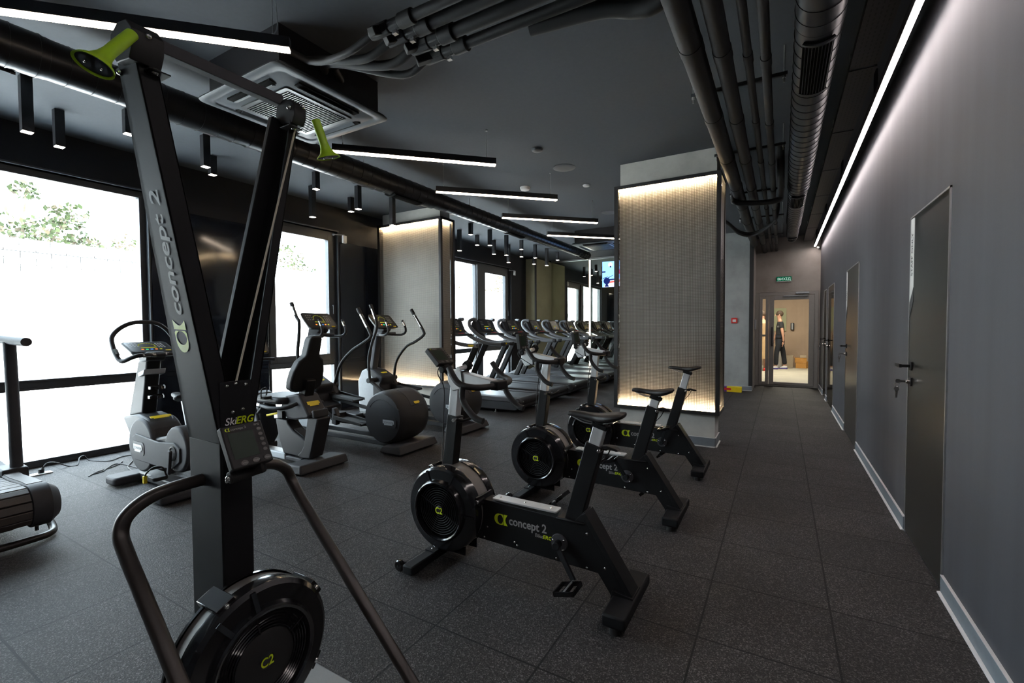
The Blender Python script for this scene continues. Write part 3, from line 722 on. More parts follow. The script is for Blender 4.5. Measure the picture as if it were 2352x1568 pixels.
# flush ceiling fittings
def disc(name, x, y, r, d, mt, lab, cat, group=None):
    t = MB().lathe([(0, -d), (r*.5, -d), (r*.86, -d*.8), (r, -d*.3), (r, 0)], (x, y, H), 'z', 32).build(name, mt)
    return tag(t, lab, cat, group)
disc('smoke_detector', -3.049, 5.577, .07, .045, 'offw', 'white domed smoke detector above the third light bar', 'smoke detector')
disc('smoke_detector', -2.285, 4.457, .062, .028, 'acgrey', 'dark round ceiling sensor nearest the camera', 'sensor')
disc('smoke_detector', -2.292, 5.925, .05, .022, 'offw', 'small pale round ceiling sensor left of the near column', 'sensor')
disc('ceiling_speaker', -2.273, 5.143, .135, .008, 'acgrey', 'large dark round ceiling speaker by the small pale sensor', 'speaker', 'ceiling speakers')
disc('ceiling_speaker', -2.50, 7.53, .135, .008, 'acgrey', 'large dark round ceiling speaker half hidden by the near column', 'speaker', 'ceiling speakers')

# television
t = thing('television', 'wall of light blue picture on a screen hung beside the near column', 'television', (-3.0, 10.05, 2.5))
t['label'] = 'ceiling hung television showing a light blue picture beside the near column'
MB().box((-3.505, 10.02, 2.205), (-2.49, 10.06, 2.795)).build('case', 'blackgloss', t, bevel=.004)
MB().cyl((-3.0, 10.06, 2.7), (-3.0, 10.06, H), .02).build('ceiling_mount', 'black', t)
M['tv'] = emit('tv_sky_picture', (.22, .5, 1.), 1.5); M['tvw'] = emit('tv_white_picture', (.62, .7, 1.), 1.4); M['tvd'] = emit('tv_dark_picture', (.01, .02, .12), .9); M['tvr'] = emit('tv_red_picture', (1., .15, .12), .8); M['tvp'] = emit('tv_pink_picture', (1., .05, .3), .9)
p = MB(); y = 10.016
q = lambda m, pl, d=0: p.mat(m).prism(pl, 'y', y-d, y-d+.001)
q(0, [(-3.495, 2.215), (-2.5, 2.215), (-2.5, 2.785), (-3.495, 2.785)])
q(1, [(-3.47, 2.215), (-2.5, 2.215), (-2.5, 2.42), (-3.2, 2.40), (-3.42, 2.28)], .002)
q(3, [(-3.33, 2.30), (-3.0, 2.33), (-3.0, 2.37), (-3.33, 2.34)], .004)
q(2, circ(-3.39, 2.35, .075), .006); q(2, [(-3.41, 2.29), (-3.37, 2.29), (-3.34, 2.22), (-3.44, 2.22)], .006)
q(2, [(-3.36, 2.39), (-3.12, 2.40), (-3.12, 2.37), (-3.34, 2.36)], .006); q(2, [(-3.48, 2.42), (-3.36, 2.45), (-3.36, 2.44), (-3.48, 2.40)], .006); q(2, [(-3.4, 2.41), (-3.24, 2.48), (-3.24, 2.47), (-3.38, 2.40)], .006)
q(2, [(-3.495, 2.54), (-3.42, 2.54), (-3.42, 2.57), (-3.495, 2.57)], .006); q(4, circ(-3.1, 2.54, .04), .006); q(1, circ(-3.31, 2.71, .05), .004); q(2, circ(-3.305, 2.665, .02), .006)
p.build('screen_picture', ['tv', 'tvw', 'tvd', 'tvr', 'tvp'], t)

# ---------------------------------------------------------------- machines
def logo(par, o, right, up, h, mt='limeprint', name='emblem'):
    r, u = V(right).normalized(), V(up).normalized(); n = r.cross(u); b = MB(); o = V(o)+n*.0008
    P = lambda x, y: b.bm.verts.new(o+r*x*h+u*y*h)
    m = 28; outer = []; inner = []
    for i in range(m):
        a = PI/2+2*PI*i/m; c, s = math.cos(a), math.sin(a)
        inner.append(P(.64+.30*c, .5+.42*s))
        k = .5/max(abs(c), abs(s)) if c > 0 else .5
        outer.append(P(.5+k*c*(.9 if c > 0 else 1), .5+k*s))
    for i in range(m):
        j = (i+1) % m; b.face([outer[i], outer[j], inner[j], inner[i]])
    cv = [(1.42, 1)]+[(1.42-.24*math.sin(PI*t/8), 1-t/8) for t in range(1, 8)]+[(1.42, 0)]
    pts = [P(1.0, 0), P(1.0, 1)]+[P(x, y) for x, y in cv]
    b.face(pts)
    return b.build(name, mt, par)
def badge(par, o, right, up, w, h, mt, body=None, tm='dgrey', name='badge'):
    r, u = V(right).normalized(), V(up).normalized(); n = r.cross(u); b = MB(); o = V(o)
    poly = [(-.5, -.2), (-.38, -.2), (-.38, -.5), (.36, -.5), (.36, -.2), (.5, -.2), (.5, .34), (.42, .5), (-.5, .5)]
    A = [b.bm.verts.new(o+r*x*w+u*y*h+n*.0005) for x, y in poly]; B = [b.bm.verts.new(o+r*x*w+u*y*h+n*.0035) for x, y in poly]
    b.face(B); k = len(poly)
    for i in range(k): b.face([A[i], A[(i+1) % k], B[(i+1) % k], B[i]])
    ob = b.build(name, mt, par)
    if body: text(body, 'lettering', tm, ob, o-u*h*.13, right, up, h*.36, depth=.0042, align='CENTER', bold=.015, sx=w/h*.27)
    return ob
def monitor(par, c, R, w, h, th, big=False):
    """small computer: body, lcd, oval buttons; R columns: right, up, outward."""
    c = V(c); r, u, n = R.col[0].copy(), R.col[1].copy(), R.col[2].copy()
    F = Matrix((r, u, n)).transposed()
    mo = MB().obox(c-n*th/2, (w, h, th), F); mo.obox(c-n*th*1.15, (w*.6, h*.6, th*.5), F)
    mo = mo.build('monitor', 'blackrub', par, bevel=.004)
    at = lambda x, y, d=0: c+r*x*w+u*y*h+n*d
    MB().obox(at(-.09, .01, .0003), (w*.60, h*.60, .0012), F).build('display', 'lcd', mo)
    b = MB()
    def oval(x, y, a, bb):
        o = at(x, y, .0004); vs = [b.bm.verts.new(o+r*a*w*math.cos(2*PI*i/14)+u*bb*h*math.sin(2*PI*i/14)+n*.0015) for i in range(14)]
        v2 = [b.bm.verts.new(o+r*a*1.1*w*math.cos(2*PI*i/14)+u*bb*1.1*h*math.sin(2*PI*i/14)) for i in range(14)]
        b.face(vs)
        for i in range(14): b.face([v2[i], v2[(i+1) % 14], vs[(i+1) % 14], vs[i]])
    for i in range(5): oval(.37, .30-.125*i, .055, .038)
    for x in (-.2, .08, .36): oval(x, -.40, .085, .055)
    b.build('buttons', 'button', mo)
    text('concept 2', 'lettering', 'greyprint', mo, at(-.29, .375), r, u, h*.055, sx=1.1)
    logo(mo, at(-.42, .365), r, u, h*.075)
    text('PM5', 'lettering', 'greyprint', mo, at(.28, .39), r, u, h*.05)
    if big:
        for x, tx in ((-.2, 'Units'), (.08, 'Display'), (.36, 'Menu')): text(tx, 'lettering', 'greyprint', mo, at(x, -.418, .0018), r, u, h*.035, align='CENTER')
    return mo
def saddle_mesh(x, yc, z):
    b = MB(); S = [(-.005, .006, -.012, .016), (.004, .016, -.002, .028), (.03, .021, .0, .034), (.08, .026, -.002, .036), (.13, .034, -.005, .04), (.17, .050, -.004, .046), (.205, .066, .001, .048), (.24, .074, .006, .042), (.268, .07, .008, .034), (.283, .055, .004, .02)]
    loops = []
    for dx, w, zt, th in S:
        lp = []
        for i in range(16):
            a = 2*PI*i/16; c, s = math.cos(a), math.sin(a)
            yy = w*math.copysign(abs(c)**.75, c); zz = zt-th/2+th/2*math.copysign(abs(s)**.8, s)
            if s > 0: zz -= .009*math.exp(-(yy/.018)**2)*(1 if dx > .1 else .2)
            if s < 0 and dx > .12: zz += .01*abs(c)*0
            lp.append(b.bm.verts.new((x+dx, yc+yy, z+zz)))
        loops.append(lp)
    for p, q in zip(loops, loops[1:]):
        for i in range(16): b.face([p[i], p[(i+1) % 16], q[(i+1) % 16], q[i]])
    b.face(loops[0]); b.face(loops[-1])
    return b
def pedal_mesh(c, along, yw=.10):
    """flat open cage pedal centred on c; along: unit direction of its length."""
    b = MB(); c = V(c); d = V(along).normalized(); w = V((0, 1, 0)); n = d.cross(w)
    F = Matrix((d, w, n)).transposed()
    for s in (-1, 1):
        b.obox(c+w*s*yw/2, (.10, .007, .02), F); b.obox(c+d*s*.05, (.007, yw, .018), F)
    b.obox(c, (.022, yw, .016), F)
    
    return b

def air_bike(yc, lab, ext, sz, crank, mon_up):
    x0 = -1.15
    t = thing('exercise_bike', lab, 'exercise bike', (x0, yc, 0), 'black flywheel bikes')
    Y = lambda d: yc+d
    # floor bars
    ff = MB().box((-1.735, Y(-.305), .012), (-1.668, Y(.305), .058)).build('front_foot', 'blacksat', t, bevel=.008)
    MB().box((-.66, Y(-.215), .028), (-.555, Y(.218), .085)).build('rear_foot', 'blacksat', t, bevel=.01)
    for s in (-.19, .19): MB().cyl((-.607, Y(s), 0), (-.607, Y(s), .03), .024, 16).build('rubber_pad', 'blackrub', t)
    for s in (-.24, .24): MB().cyl((-1.70, Y(s), 0), (-1.70, Y(s), .014), .022, 16).build('rubber_pad', 'blackrub', t)
    for s in (-.285, .285):
        w = MB().lathe([(0, -.013), (.024, -.013), (.031, -.008), (.031, .008), (.024, .013), (0, .013)], (-1.772, Y(s), .036), 'y', 20).build('transport_wheel', 'blackgloss', t)
        MB().beam((-1.735, Y(s+.022), .036), (-1.775, Y(s+.022), .036), .006, .03).cyl((-1.772, Y(s-.016), .036), (-1.772, Y(s+.025), .036), .006, 8).build('axle_bracket', 'blacksat', w)
    pl = MB().mat(0)
    for s in (-.055, .055): pl.prism([(-1.74, .058), (-1.50, .058), (-1.50, .16), (-1.62, .2)], 'y', Y(s-.004), Y(s+.004))
    pl.box((-1.735, Y(-.12), .056), (-1.668, Y(.12), .064))
    pl.mat(1)
    for s in (-.1, -.075): pl.ball((-1.70, Y(s), .066), .006, 8)
    pl.build('flywheel_bracket', ['blacksat', 'chrome'], t)
    # flywheel housing
    fx, fz = -1.62, .315
    near = [(.236, -.06), (.237, -.095), (.232, -.112), (.22, -.122), (.17, -.126), (.163, -.150), (.157, -.154), (.150, -.150), (.146, -.128), (.143, -.098)]
    MB().lathe(near, (fx, yc, fz), 'y', 64).build('flywheel_shell', 'blackgloss', t, smooth=30)
    far = [(.236, .03), (.237, .07), (.232, .09), (.18, .10), (.165, .12), (.15, .12), (.143, .09), (0, .09)]
    MB().lathe(far, (fx, yc, fz), 'y', 48).build('flywheel_shell', 'blackgloss', t, smooth=30)
    MB().lathe([(.231, -.062), (.231, .032)], (fx, yc, fz), 'y', 64).build('perforated_band', 'perf', t)
    g = MB()
    for i in range(9):
        R = .034+.0125*i
        g.lathe([(R-.0025, -.1295), (R, -.132), (R+.0025, -.1295), (R, -.127)], (fx, yc, fz), 'y', 48, close=True)
    for k in range(2):
        a = -.45+PI*k; a2 = a+PI/2
        g.beam((fx+.02*math.cos(a), Y(-.131), fz+.02*math.sin(a)), (fx+.144*math.cos(a), Y(-.131), fz+.144*math.sin(a)), .003, .004, up=(0, 1, 0))
        g.beam((fx+.02*math.cos(a2), Y(-.124), fz+.02*math.sin(a2)), (fx+.144*math.cos(a2), Y(-.124), fz+.144*math.sin(a2)), .003, .003, up=(0, 1, 0))
    gr = g.build('fan_grille', 'blacksat', t)
    MB().lathe([(0, -.092), (.15, -.092)], (fx, yc, fz), 'y', 40).build('fan_disc', 'void', t)
    hb = MB().lathe([(.0, -.136), (.022, -.136), (.026, -.132), (.026, -.12)], (fx, yc, fz), 'y', 24).build('hub_cap', 'blackrub', gr)
    text('C2', 'lettering', 'limeprint', hb, (fx, Y(-.1365), fz-.017), (1, 0, 0), (0, 0, 1), .035, align='CENTER', bold=.02, shear=.0, sx=.85)
    for a, nm in ((.32, 0), (1.92, 1)):
        c, s = math.cos(a), math.sin(a); p = V((fx+.238*c, yc, fz+.238*s)); F = Matrix(((c, 0, s), (0, 1, 0), (-s, 0, c))).transposed()
        k = MB().mat(0).obox(p-V((0, .02, 0)), (.022, .15, .05), F); k.mat(1).cyl(p+V((0, -.098, 0)), p+V((0, -.088, 0)), .012, 12)
        k.build('shell_clip', ['blackgloss', 'chrome'], t, bevel=.004)
    for a in (-.02, 1.15, 2.0): MB().beam((fx+.165*math.cos(a), Y(-.128), fz+.165*math.sin(a)), (fx+.225*math.cos(a), Y(-.122), fz+.225*math.sin(a)), .012, .012, up=(0, 1, 0)).build('shell_rib', 'blackgloss', t)
    # main frame
    fr = MB().mat(0).prism([(-1.50, .395), (-.86, .378), (-.805, .438), (-.572, .075), (-.665, .06), (-.735, .158), (-1.46, .172)], 'y', Y(-.042), Y(.042))
    fr.beam((-.805, yc, .43), (-.572, yc, .078), .1, .022, up=(1, 0, .65))
    fr.prism([(-.67, .060), (-.56, .060), (-.565, .092), (-.66, .105)], 'y', Y(-.06), Y(.06))
    fr.mat(1)
    for x, z in ((-1.36, .245), (-1.38, .185), (-1.19, .20), (-1.175, .187), (-.95, .175), (-.79, .17), (-.79, .335), (-.70, .19)): fr.ball((x, Y(-.043), z), .0065, 8, (1, .5, 1))
    fo = fr.build('main_frame', ['black', 'chrome'], t, bevel=.003)
    MB().prism(rrect(-1.335, Y(-.034), -.955, Y(.034), .01), 'z', .395, .405).build('top_strip', 'alu', t, bevel=.002)
    dt = MB()
    for x in (-1.30, -1.15, -1.0): dt.ball((x, yc, .405), .006, 8, (1, 1, .5))
    dt.build('strip_screws', 'chrome', t)
    logo(fo, (-1.315, Y(-.0425), .275), (1, 0, 0), (0, 0, 1), .058)
    text('concept 2', 'lettering', 'greyprint', fo, (-1.225, Y(-.0425), .288), (1, 0, 0), (0, 0, 1), .044, bold=.022, sx=.90)
    text('Bike', 'lettering', 'greyprint', fo, (-1.07, Y(-.0425), .258), (1, 0, 0), (0, 0, 1), .019, bold=.01, sx=1.05)
    text('ERG', 'lettering', 'limeprint', fo, (-1.026, Y(-.0425), .258), (1, 0, 0), (0, 0, 1), .019, bold=.02, shear=.15, sx=1.05)
    # seat post
    a = V((-.875, yc, .36)); b = V((-.762, yc, .765)); d = (b-a).normalized()
    st = MB().beam(a, b, .066, .082, up=(1, 0, 0)).box((-.95, Y(-.05), .374), (-.80, Y(.05), .386)).build('seat_tube', 'black', t, bevel=.005)
    c = b+d*ext
    MB().beam(b-d*.1, c, .05, .058, up=(1, 0, 0)).build('seat_post', 'alu', t, bevel=.004)
    MB().beam(c-d*.004, c+d*.018, .056, .078, up=(1, 0, 0)).build('post_collar', 'black', t, bevel=.004)
    MB().mat(0).box((-.72, Y(-.022), .742), (-.70, Y(.022), .752)).prism([(-.725, .748), (-.70, .752), (-.655, .742), (-.645, .746), (-.655, .754), (-.70, .764), (-.725, .760)], 'y', Y(-.02), Y(.02)).mat(1).cyl((-.73, Y(-.05), .742), (-.73, Y(.05), .742), .009, 10).build('release_lever', ['black', 'chrome'], t, bevel=.002)
    MB().tube([(-.69, Y(.01), .748), (-.715, Y(.012), .70), (-.755, Y(.01), .655)], .003, 6, smooth=5).build('lever_cable', 'blackrub', t)
    sx = c.x-.165
    sd = saddle_mesh(sx, yc, sz).build('saddle', 'saddle', t, sub=1)
    rl = MB()
    for s in (-.02, .02): rl.tube([(sx+.02, Y(s*.4), sz-.028), (sx+.09, Y(s), sz-.052), (sx+.17, Y(s), sz-.054), (sx+.25, Y(s*1.6), sz-.03)], .0035, 8, smooth=5)
    rl.build('saddle_rails', 'steel', sd)
    MB().obox(c+d*.028, (.05, .05, .03)).build('saddle_clamp', 'black', t, bevel=.004)
    # crank set
    cx, cz = -.935, .258
    MB().mat(0).lathe([(0, -.050), (.042, -.050), (.045, -.044), (.045, -.04)], (cx, yc, cz), 'y', 32).mat(1).ball((cx-.03, Y(-.05), cz+.012), .006, 8).ball((cx+.028, Y(-.05), cz+.02), .006, 8).ball((cx+.022, Y(-.05), cz-.03), .006, 8).build('crank_disc', ['mgrey', 'chrome'], t)
    dx, dz = crank
    for s in (-1, 1):
        k = .168; px, pz = cx-s*dx*k, cz-s*dz*k
        cr = MB().beam((cx+s*dx*.012, Y(s*.072), cz+s*dz*.012), (px, Y(s*.105), pz), .014, .026, up=(0, 1, 0) if False else (dz, 0, -dx)).cyl((cx, Y(s*.048), cz), (cx, Y(s*.09), cz), .019, 16).build('crank_arm', 'blacksat', t, bevel=.003)
        al = (.86, 0, .25) if s < 0 else (.6, 0, .5)
        pe = pedal_mesh((px, Y(s*.175), pz-.004), al).build('pedal', 'blackgloss', cr)
        MB().cyl((px, Y(s*.10), pz), (px, Y(s*.22), pz), .007, 10).build('pedal_axle', 'steel', pe)
    # handlebar mast
    MB().beam((-1.645, yc, .50), (-1.603, yc, .825), .062, .074, up=(1, 0, 0)).build('mast_tube', 'black', t, bevel=.005)
    MB().beam((-1.62, yc, .74), (-1.588, yc, 1.02+(.03 if mon_up else 0)), .048, .058, up=(1, 0, 0)).build('mast_post', 'alu', t, bevel=.004)
    MB().mat(1).cyl((-1.575, Y(-.06), .806), (-1.575, Y(.02), .806), .010, 10).mat(0).tube([(-1.565, Y(-.03), .805), (-1.535, Y(-.02), .80), (-1.51, Y(.02), .812), (-1.51, Y(.06), .82)], .009, 8, smooth=4).build('mast_lever', ['black', 'chrome'], t)
    MB().prism([(-1.635, 1.082), (-1.60, 1.088), (-1.335, 1.040), (-1.335, .995), (-1.53, .985), (-1.60, .965), (-1.635, 1.02)], 'y', Y(-.03), Y(.03)).build('handlebar_arm', 'alu', t, bevel=.005)
    MB().prism([(-1.54, 1.082), (-1.53, 1.081), (-1.515, .98), (-1.525, .98)], 'y', Y(-.034), Y(.034)).build('arm_strap', 'black', t)
    kn = MB().mat(0).cyl((-1.545, Y(-.05), 1.094), (-1.545, Y(.02), 1.102), .014, 16).mat(1)
    for i in range(8):
        a = 2*PI*i/8; kn.ball((-1.545+.019*math.cos(a), Y(.045), 1.108+.019*math.sin(a)), .013, 8, (1, 1.3, 1))
    kn.cyl((-1.545, Y(.018), 1.108), (-1.545, Y(.062), 1.108), .022, 16)
    kn.build('adjuster_knob', ['alu', 'black'], t)
    MB().box((-1.335, Y(-.05), .99), (-1.285, Y(.05), 1.038)).build('bar_clamp', 'blacksat', t, bevel=.006)
    hb = MB().tube([(-1.485, Y(-.205), 1.118), (-1.455, Y(-.21), 1.075), (-1.415, Y(-.212), 1.038), (-1.36, Y(-.195), 1.022), (-1.325, Y(-.12), 1.014), (-1.308, yc, 1.014),
                   (-1.325, Y(.12), 1.014), (-1.36, Y(.195), 1.022), (-1.415, Y(.212), 1.038), (-1.455, Y(.21), 1.075), (-1.485, Y(.205), 1.118)], .0165, 14, smooth=5)
    for s in (-1, 1): hb.tube([(-1.395, Y(.208*s), 1.03), (-1.398, Y(.211*s), .985), (-1.388, Y(.212*s), .945), (-1.345, Y(.212*s), .893), (-1.31, Y(.211*s), .868), (-1.272, Y(.208*s), .858)], .0165, 14, smooth=5)
    hb.build('handlebar', 'blackrub', t, smooth=60)
    # computer
    if mon_up: top, bot = V((-1.802, yc, 1.272)), V((-1.785, yc, 1.150))
    else: top, bot = V((-1.748, yc, 1.208)), V((-1.660, yc, 1.121))
    u = (top-bot).normalized(); r = V((0, 1, 0)); n = r.cross(u)
    mo = monitor(t, (top+bot)/2, Matrix((r, u, n)).transposed(), .140, (top-bot).length, .030)
    MB().beam(bot-n*.03+u*.03, (-1.62-(.17 if mon_up else 0), yc, 1.05+(.045 if mon_up else 0)), .05, .03).cyl(V((bot.x, Y(-.045), bot.z-.03))-n*.01, V((bot.x, Y(.045), bot.z-.03))-n*.01, .02, 16).build('monitor_bracket', 'black', t, bevel=.004)
    if mon_up:      # handlebar slid forward and raised on these two
        for ch in list(t.children):
            if ch.name.split('.')[0] in ('handlebar_arm', 'arm_strap', 'adjuster_knob', 'bar_clamp', 'handlebar'): ch.location = (-.17, 0, .045)
    MB().tube([bot-n*.02+V((0, -.05, .0)), bot+V((-.02, -.06, -.06)), (-1.645, Y(-.05), .98), (-1.655, Y(-.045), .80), (-1.66, Y(-.05), .60), (-1.655, Y(-.055), .54)], .003, 6, smooth=6).build('monitor_cable', 'blackrub', t)
    return t
def nrm(a, b): k = math.hypot(a, b); return a/k, b/k
air_bike(2.09, 'black flywheel exercise bike nearest the camera, pedal hanging low', .085, .918, (-nrm(.10, -.13)[0]*-1, nrm(.10, -.13)[1]), False)
air_bike(3.25, 'middle of three black flywheel exercise bikes, behind the front bike\'s saddle', .058, .892, nrm(-.083, .142), True)
air_bike(4.37, 'farthest of three black flywheel bikes, tall saddle against the lit near column', .140, .965, nrm(.045, .154), True)

# ---- ski machine
sk = thing('ski_machine', 'tall black ski trainer with lime handles, big in the left foreground', 'ski machine', (-1.4, .768, 0))
cy = .768; xf, xb = -1.42, -1.605
MB().box((xb, .722, .05), (xf, .815, .99)).build('mast', 'blacksat', sk, bevel=.006)
for s, nm in ((-1, 'near'), (1, 'far')):
    yo = lambda z: cy+s*(.046+(z-.98)*.1755)     # outer edge of the arm
    yi = lambda z: yo(z)-s*(.05+.02*max(0, (1.2-z)))
    zt = 2.045; zb = .985
    A = MB()
    xbk = lambda z: xb+(z-zb)*.085
    sh = .006
    for (a, b_) in ((yo, lambda z: yo(z)-s*sh),)+(((yi, lambda z: yi(z)+s*sh),) if s < 0 else ()):
        A.hexa([(xbk(zb), a(zb), zb), (xf, a(zb), zb), (xf, b_(zb), zb), (xbk(zb), b_(zb), zb)], [(xbk(zt), a(zt), zt), (xf, a(zt), zt), (xf, b_(zt), zt), (xbk(zt), b_(zt), zt)])
    A.hexa([(xbk(zb), yo(zb), zb), (xbk(zb)+.02, yo(zb), zb), (xbk(zb)+.02, yi(zb), zb), (xbk(zb), yi(zb), zb)], [(xbk(zt), yo(zt), zt), (xbk(zt)+.02, yo(zt), zt), (xbk(zt)+.02, yi(zt), zt), (xbk(zt), yi(zt), zt)])
    if s < 0:
        A.hexa([(xf-.008, yo(zb), zb), (xf, yo(zb), zb), (xf, yi(zb), zb), (xf-.008, yi(zb), zb)], [(xf-.008, yo(zt), zt), (xf, yo(zt), zt), (xf, yi(zt), zt), (xf-.008, yi(zt), zt)])
    else:
        for a, b_ in ((0, .55),):
            q = lambda z, k: yo(z)+(yi(z)-yo(z))*k
            A.hexa([(xf-.008, q(zb, a), zb), (xf, q(zb, a), zb), (xf, q(zb, b_), zb), (xf-.008, q(zb, b_), zb)], [(xf-.008, q(zt, a), zt), (xf, q(zt, a), zt), (xf, q(zt, b_), zt), (xf-.008, q(zt, b_), zt)])
    arm = A.build('arm', 'blacksat', sk, bevel=.002)
    # pulley head
    hy = yo(2.06)-s*(.012 if s > 0 else .026)
    P = MB().mat(0); kk = .8 if s > 0 else 1
    P.prism([(xf-.02+(x_-xf+.02)*kk, 2.055+(z_-2.055)*kk) for x_, z_ in ((xf-.06, 2.01), (xf+.012, 2.0), (xf+.03, 2.03), (xf+.03, 2.07), (xf+.0, 2.10), (xf-.05, 2.108), (xf-.09, 2.09), (xf-.10, 2.05))], 'y', hy-(.022 if s > 0 else .035), hy+(.022 if s > 0 else .035))
    P.mat(1).ball((xf+.0, hy-s*.027, 2.06), .009, 8).ball((xf+.032, hy, 2.065), .008, 8).ball((xf+.012, hy-s*.02, 1.993), .010, 8)
    P.mat(0).box((xf-.02, min(hy, hy-s*.05), 1.988), (xf+.03, max(hy, hy-s*.05), 1.992))
    P.build('pulley_head', ['blackrub', 'chrome'], sk, bevel=.004)
    MB().tube([(xf+.012 if s > 0 else xf-.004, hy-s*(.012 if s > 0 else .031), 2.0), (xf-.012, .778, 1.165) if s > 0 else (xf-.05, .692, 1.35)], .0032, 8).build('rope', 'rope', sk)
    # handle
    a, e = (V((-1.388, .524, 2.052)), V((-1.348, .434, 1.922))) if s < 0 else (V((-1.378, 1.034, 2.035)), V((-1.36, 1.07, 1.915)))
    d = (e-a).normalized()
    h = MB(); u = d.cross(V((.3, 1, .2))).normalized(); w = d.cross(u); prof = [(0, .0125, .014), (.3, .0135, .0145), (.6, .0135, .014), (.74, .0145, .017), (.88, .019, .026), (.96, .026, .039), (1, .027, .042)]
    L = (e-a).length; loops = []
    for k, r1, r2 in prof: loops.append([h.bm.verts.new(a+d*L*k+u*r1*math.cos(2*PI*i/24)+w*r2*math.sin(2*PI*i/24)) for i in range(24)])
    lip = [h.bm.verts.new(e-d*.004+u*.022*math.cos(2*PI*i/24)+w*.037*math.sin(2*PI*i/24)) for i in range(24)]
    for p, q in zip(loops, loops[1:]+[]):
        for i in range(24): h.face([p[i], p[(i+1) % 24], q[(i+1) % 24], q[i]])
    for i in range(24): h.face([loops[-1][i], loops[-1][(i+1) % 24], lip[(i+1) % 24], lip[i]])
    h.face(loops[0]); h.face(lip)
    ho = h.build('handle', 'lime', sk, smooth=60)
    pp = MB().mat(0); vs = [pp.bm.verts.new(e-d*.003+u*.0215*math.cos(2*PI*i/24)+w*.0365*math.sin(2*PI*i/24)) for i in range(24)]; pp.face(vs)
    pp.mat(2)
    for g in (-1, 1):
        vs = [pp.bm.verts.new(e-d*.001+u*.014*math.cos(2*PI*i/16)+w*(g*.016+.012*math.sin(2*PI*i/16))) for i in range(16)]; pp.face(vs)
    pp.mat(1).ball(e+w*.016, .0035, 8).ball(e-w*.016, .0035, 8)
    pp.build('end_plate', ['blackrub', 'chrome', 'dgrey'], ho)
yo = lambda z: cy-(.046+(z-.98)*.1755)
MB().box((xf-.085, yo(2.1)+.03, 2.085), (xf-.055, cy+(.046+.197)-.03, 2.12)).build('cross_bar', 'mgrey', sk, bevel=.002)
bo = MB()
for z, y in ((1.155, .742), (1.16, .768), (1.155, .797), (1.075, .757), (1.08, .787)): bo.ball((xf+.002, y, z), .0062, 8)
for i in range(4): bo.ball((xb+.028+.037*i, .722, 1.04-.004*i), .0062, 8)
bo.ball((xb+.10, yo(2.02)-.001, 2.0), .008, 8)
bo.build('bolts', 'chrome', sk)
MB().box((xf-.001, .722, .985), (xf+.003, .815, 1.168)).build('joint_plate', 'blacksat', sk, bevel=.001)
# writing along the near arm, reading upwards, on its window-lit outer face
ax = V((.085*.5, -.1755, 1)).normalized(); ux = V((-1, 0, .0)); 
ux = (ux-ax*ux.dot(ax)).normalized()
o = V((xb+.128, yo(1.30)-.001, 1.30))
arm0 = [c for c in sk.children if c.name.startswith('arm')][0]
text('concept 2', 'lettering', 'darkprint', arm0, o+ax*.062-ux*.006, ax, ux, .050, depth=.001, bold=.018, shear=.15, sx=1.24)
logo(arm0, o+ax*-.045-ux*.010, ax, ux, .068, mt='limeprint')
text('Ski', 'lettering', 'whiteprint', sk, (xf+.0035, .733, 1.038), (0, 1, 0), (0, 0, 1), .022, shear=.2, bold=.012, sx=.95)
text('ERG', 'lettering', 'limeprint', sk, (xf+.0035, .764, 1.038), (0, 1, 0), (0, 0, 1), .022, shear=.25, bold=.02, sx=.95)
top, bot = V((-1.352, .735, 1.047)), V((-1.292, .757, .940))
r = V((.03, 1, .02)).normalized(); u = (top-bot); u = (u-r*u.dot(r)).normalized(); n = r.cross(u)
monitor(sk, (top+bot)/2, Matrix((r, u, n)).transposed(), .116, .128, .026, big=True)
MB().mat(0).cyl((-1.335, .700, .905), (-1.335, .80, .912), .017, 20).box((xf, .745, .895), (-1.33, .785, .93)).beam((-1.335, .76, .905), (-1.33, .75, .95), .08, .012).mat(1).ball((-1.335, .698, .905), .009, 10).ball((-1.375, .715, .885), .006, 8).build('monitor_bracket', ['blackrub', 'chrome'], sk, bevel=.003)
tb = []
for s in (-1, 1):
    p = [(-1.53, cy, .862), (-1.53, cy+s*.10, .862), (-1.53, cy+s*.18, .852), (-1.535, cy+s*.232, .818), (-1.53, cy+s*.25, .775), (-1.49, cy+s*.252, .727), (-1.40, cy+s*.252, .645), (-1.1, cy+s*.252, .374), (-.74, cy+s*.252, .05)]
    MB().tube(p, .0185, 16, smooth=6).build('brace_tube', 'rodgrey', sk, smooth=70)
MB().box((-1.66, cy-.335, .0), (-.62, cy+.335, .045)).build('foot_plate', 'platm', sk, bevel=.006)
# its flywheel, axis towards the user
fc = (-1.360, cy, .353)
MB().lathe([(.215, -.052), (.221, -.045), (.221, -.035)][::-1]+[(.0, -.054)], fc, 'x', 56).build('flywheel_shell', 'blackgloss', sk, smooth=30)
MB().lathe([(.214, -.037), (.214, .012)], fc, 'x', 72).build('perforated_band', 'perf', sk)
MB().lathe([(.221, .010), (.222, .03), (.218, .046), (.205, .056), (.162, .058), (.156, .074), (.150, .078), (.142, .074), (.136, .055), (.132, .044), (0, .044)], fc, 'x', 72).build('flywheel_shell', 'blackgloss', sk, smooth=30)
g = MB()
for R in (.094, .103, .112, .121, .130): g.lathe([(R-.0025, .066), (R, .0695), (R+.0025, .066), (R, .063)], fc, 'x', 56, close=True)
for a in (.5, 1.75, 3.2, 4.6):
    p = lambda R: (fc[0]+.067, fc[1]+R*math.cos(a), fc[2]+R*math.sin(a)); g.beam(p(.088), p(.138), .004, .006, up=(1, 0, 0))
gr = g.build('fan_grille', 'blackgloss', sk)
dc = MB().lathe([(0, .071), (.08, .070), (.088, .066), (.09, .055)], fc, 'x', 48).build('centre_disc', 'blackrub', gr)
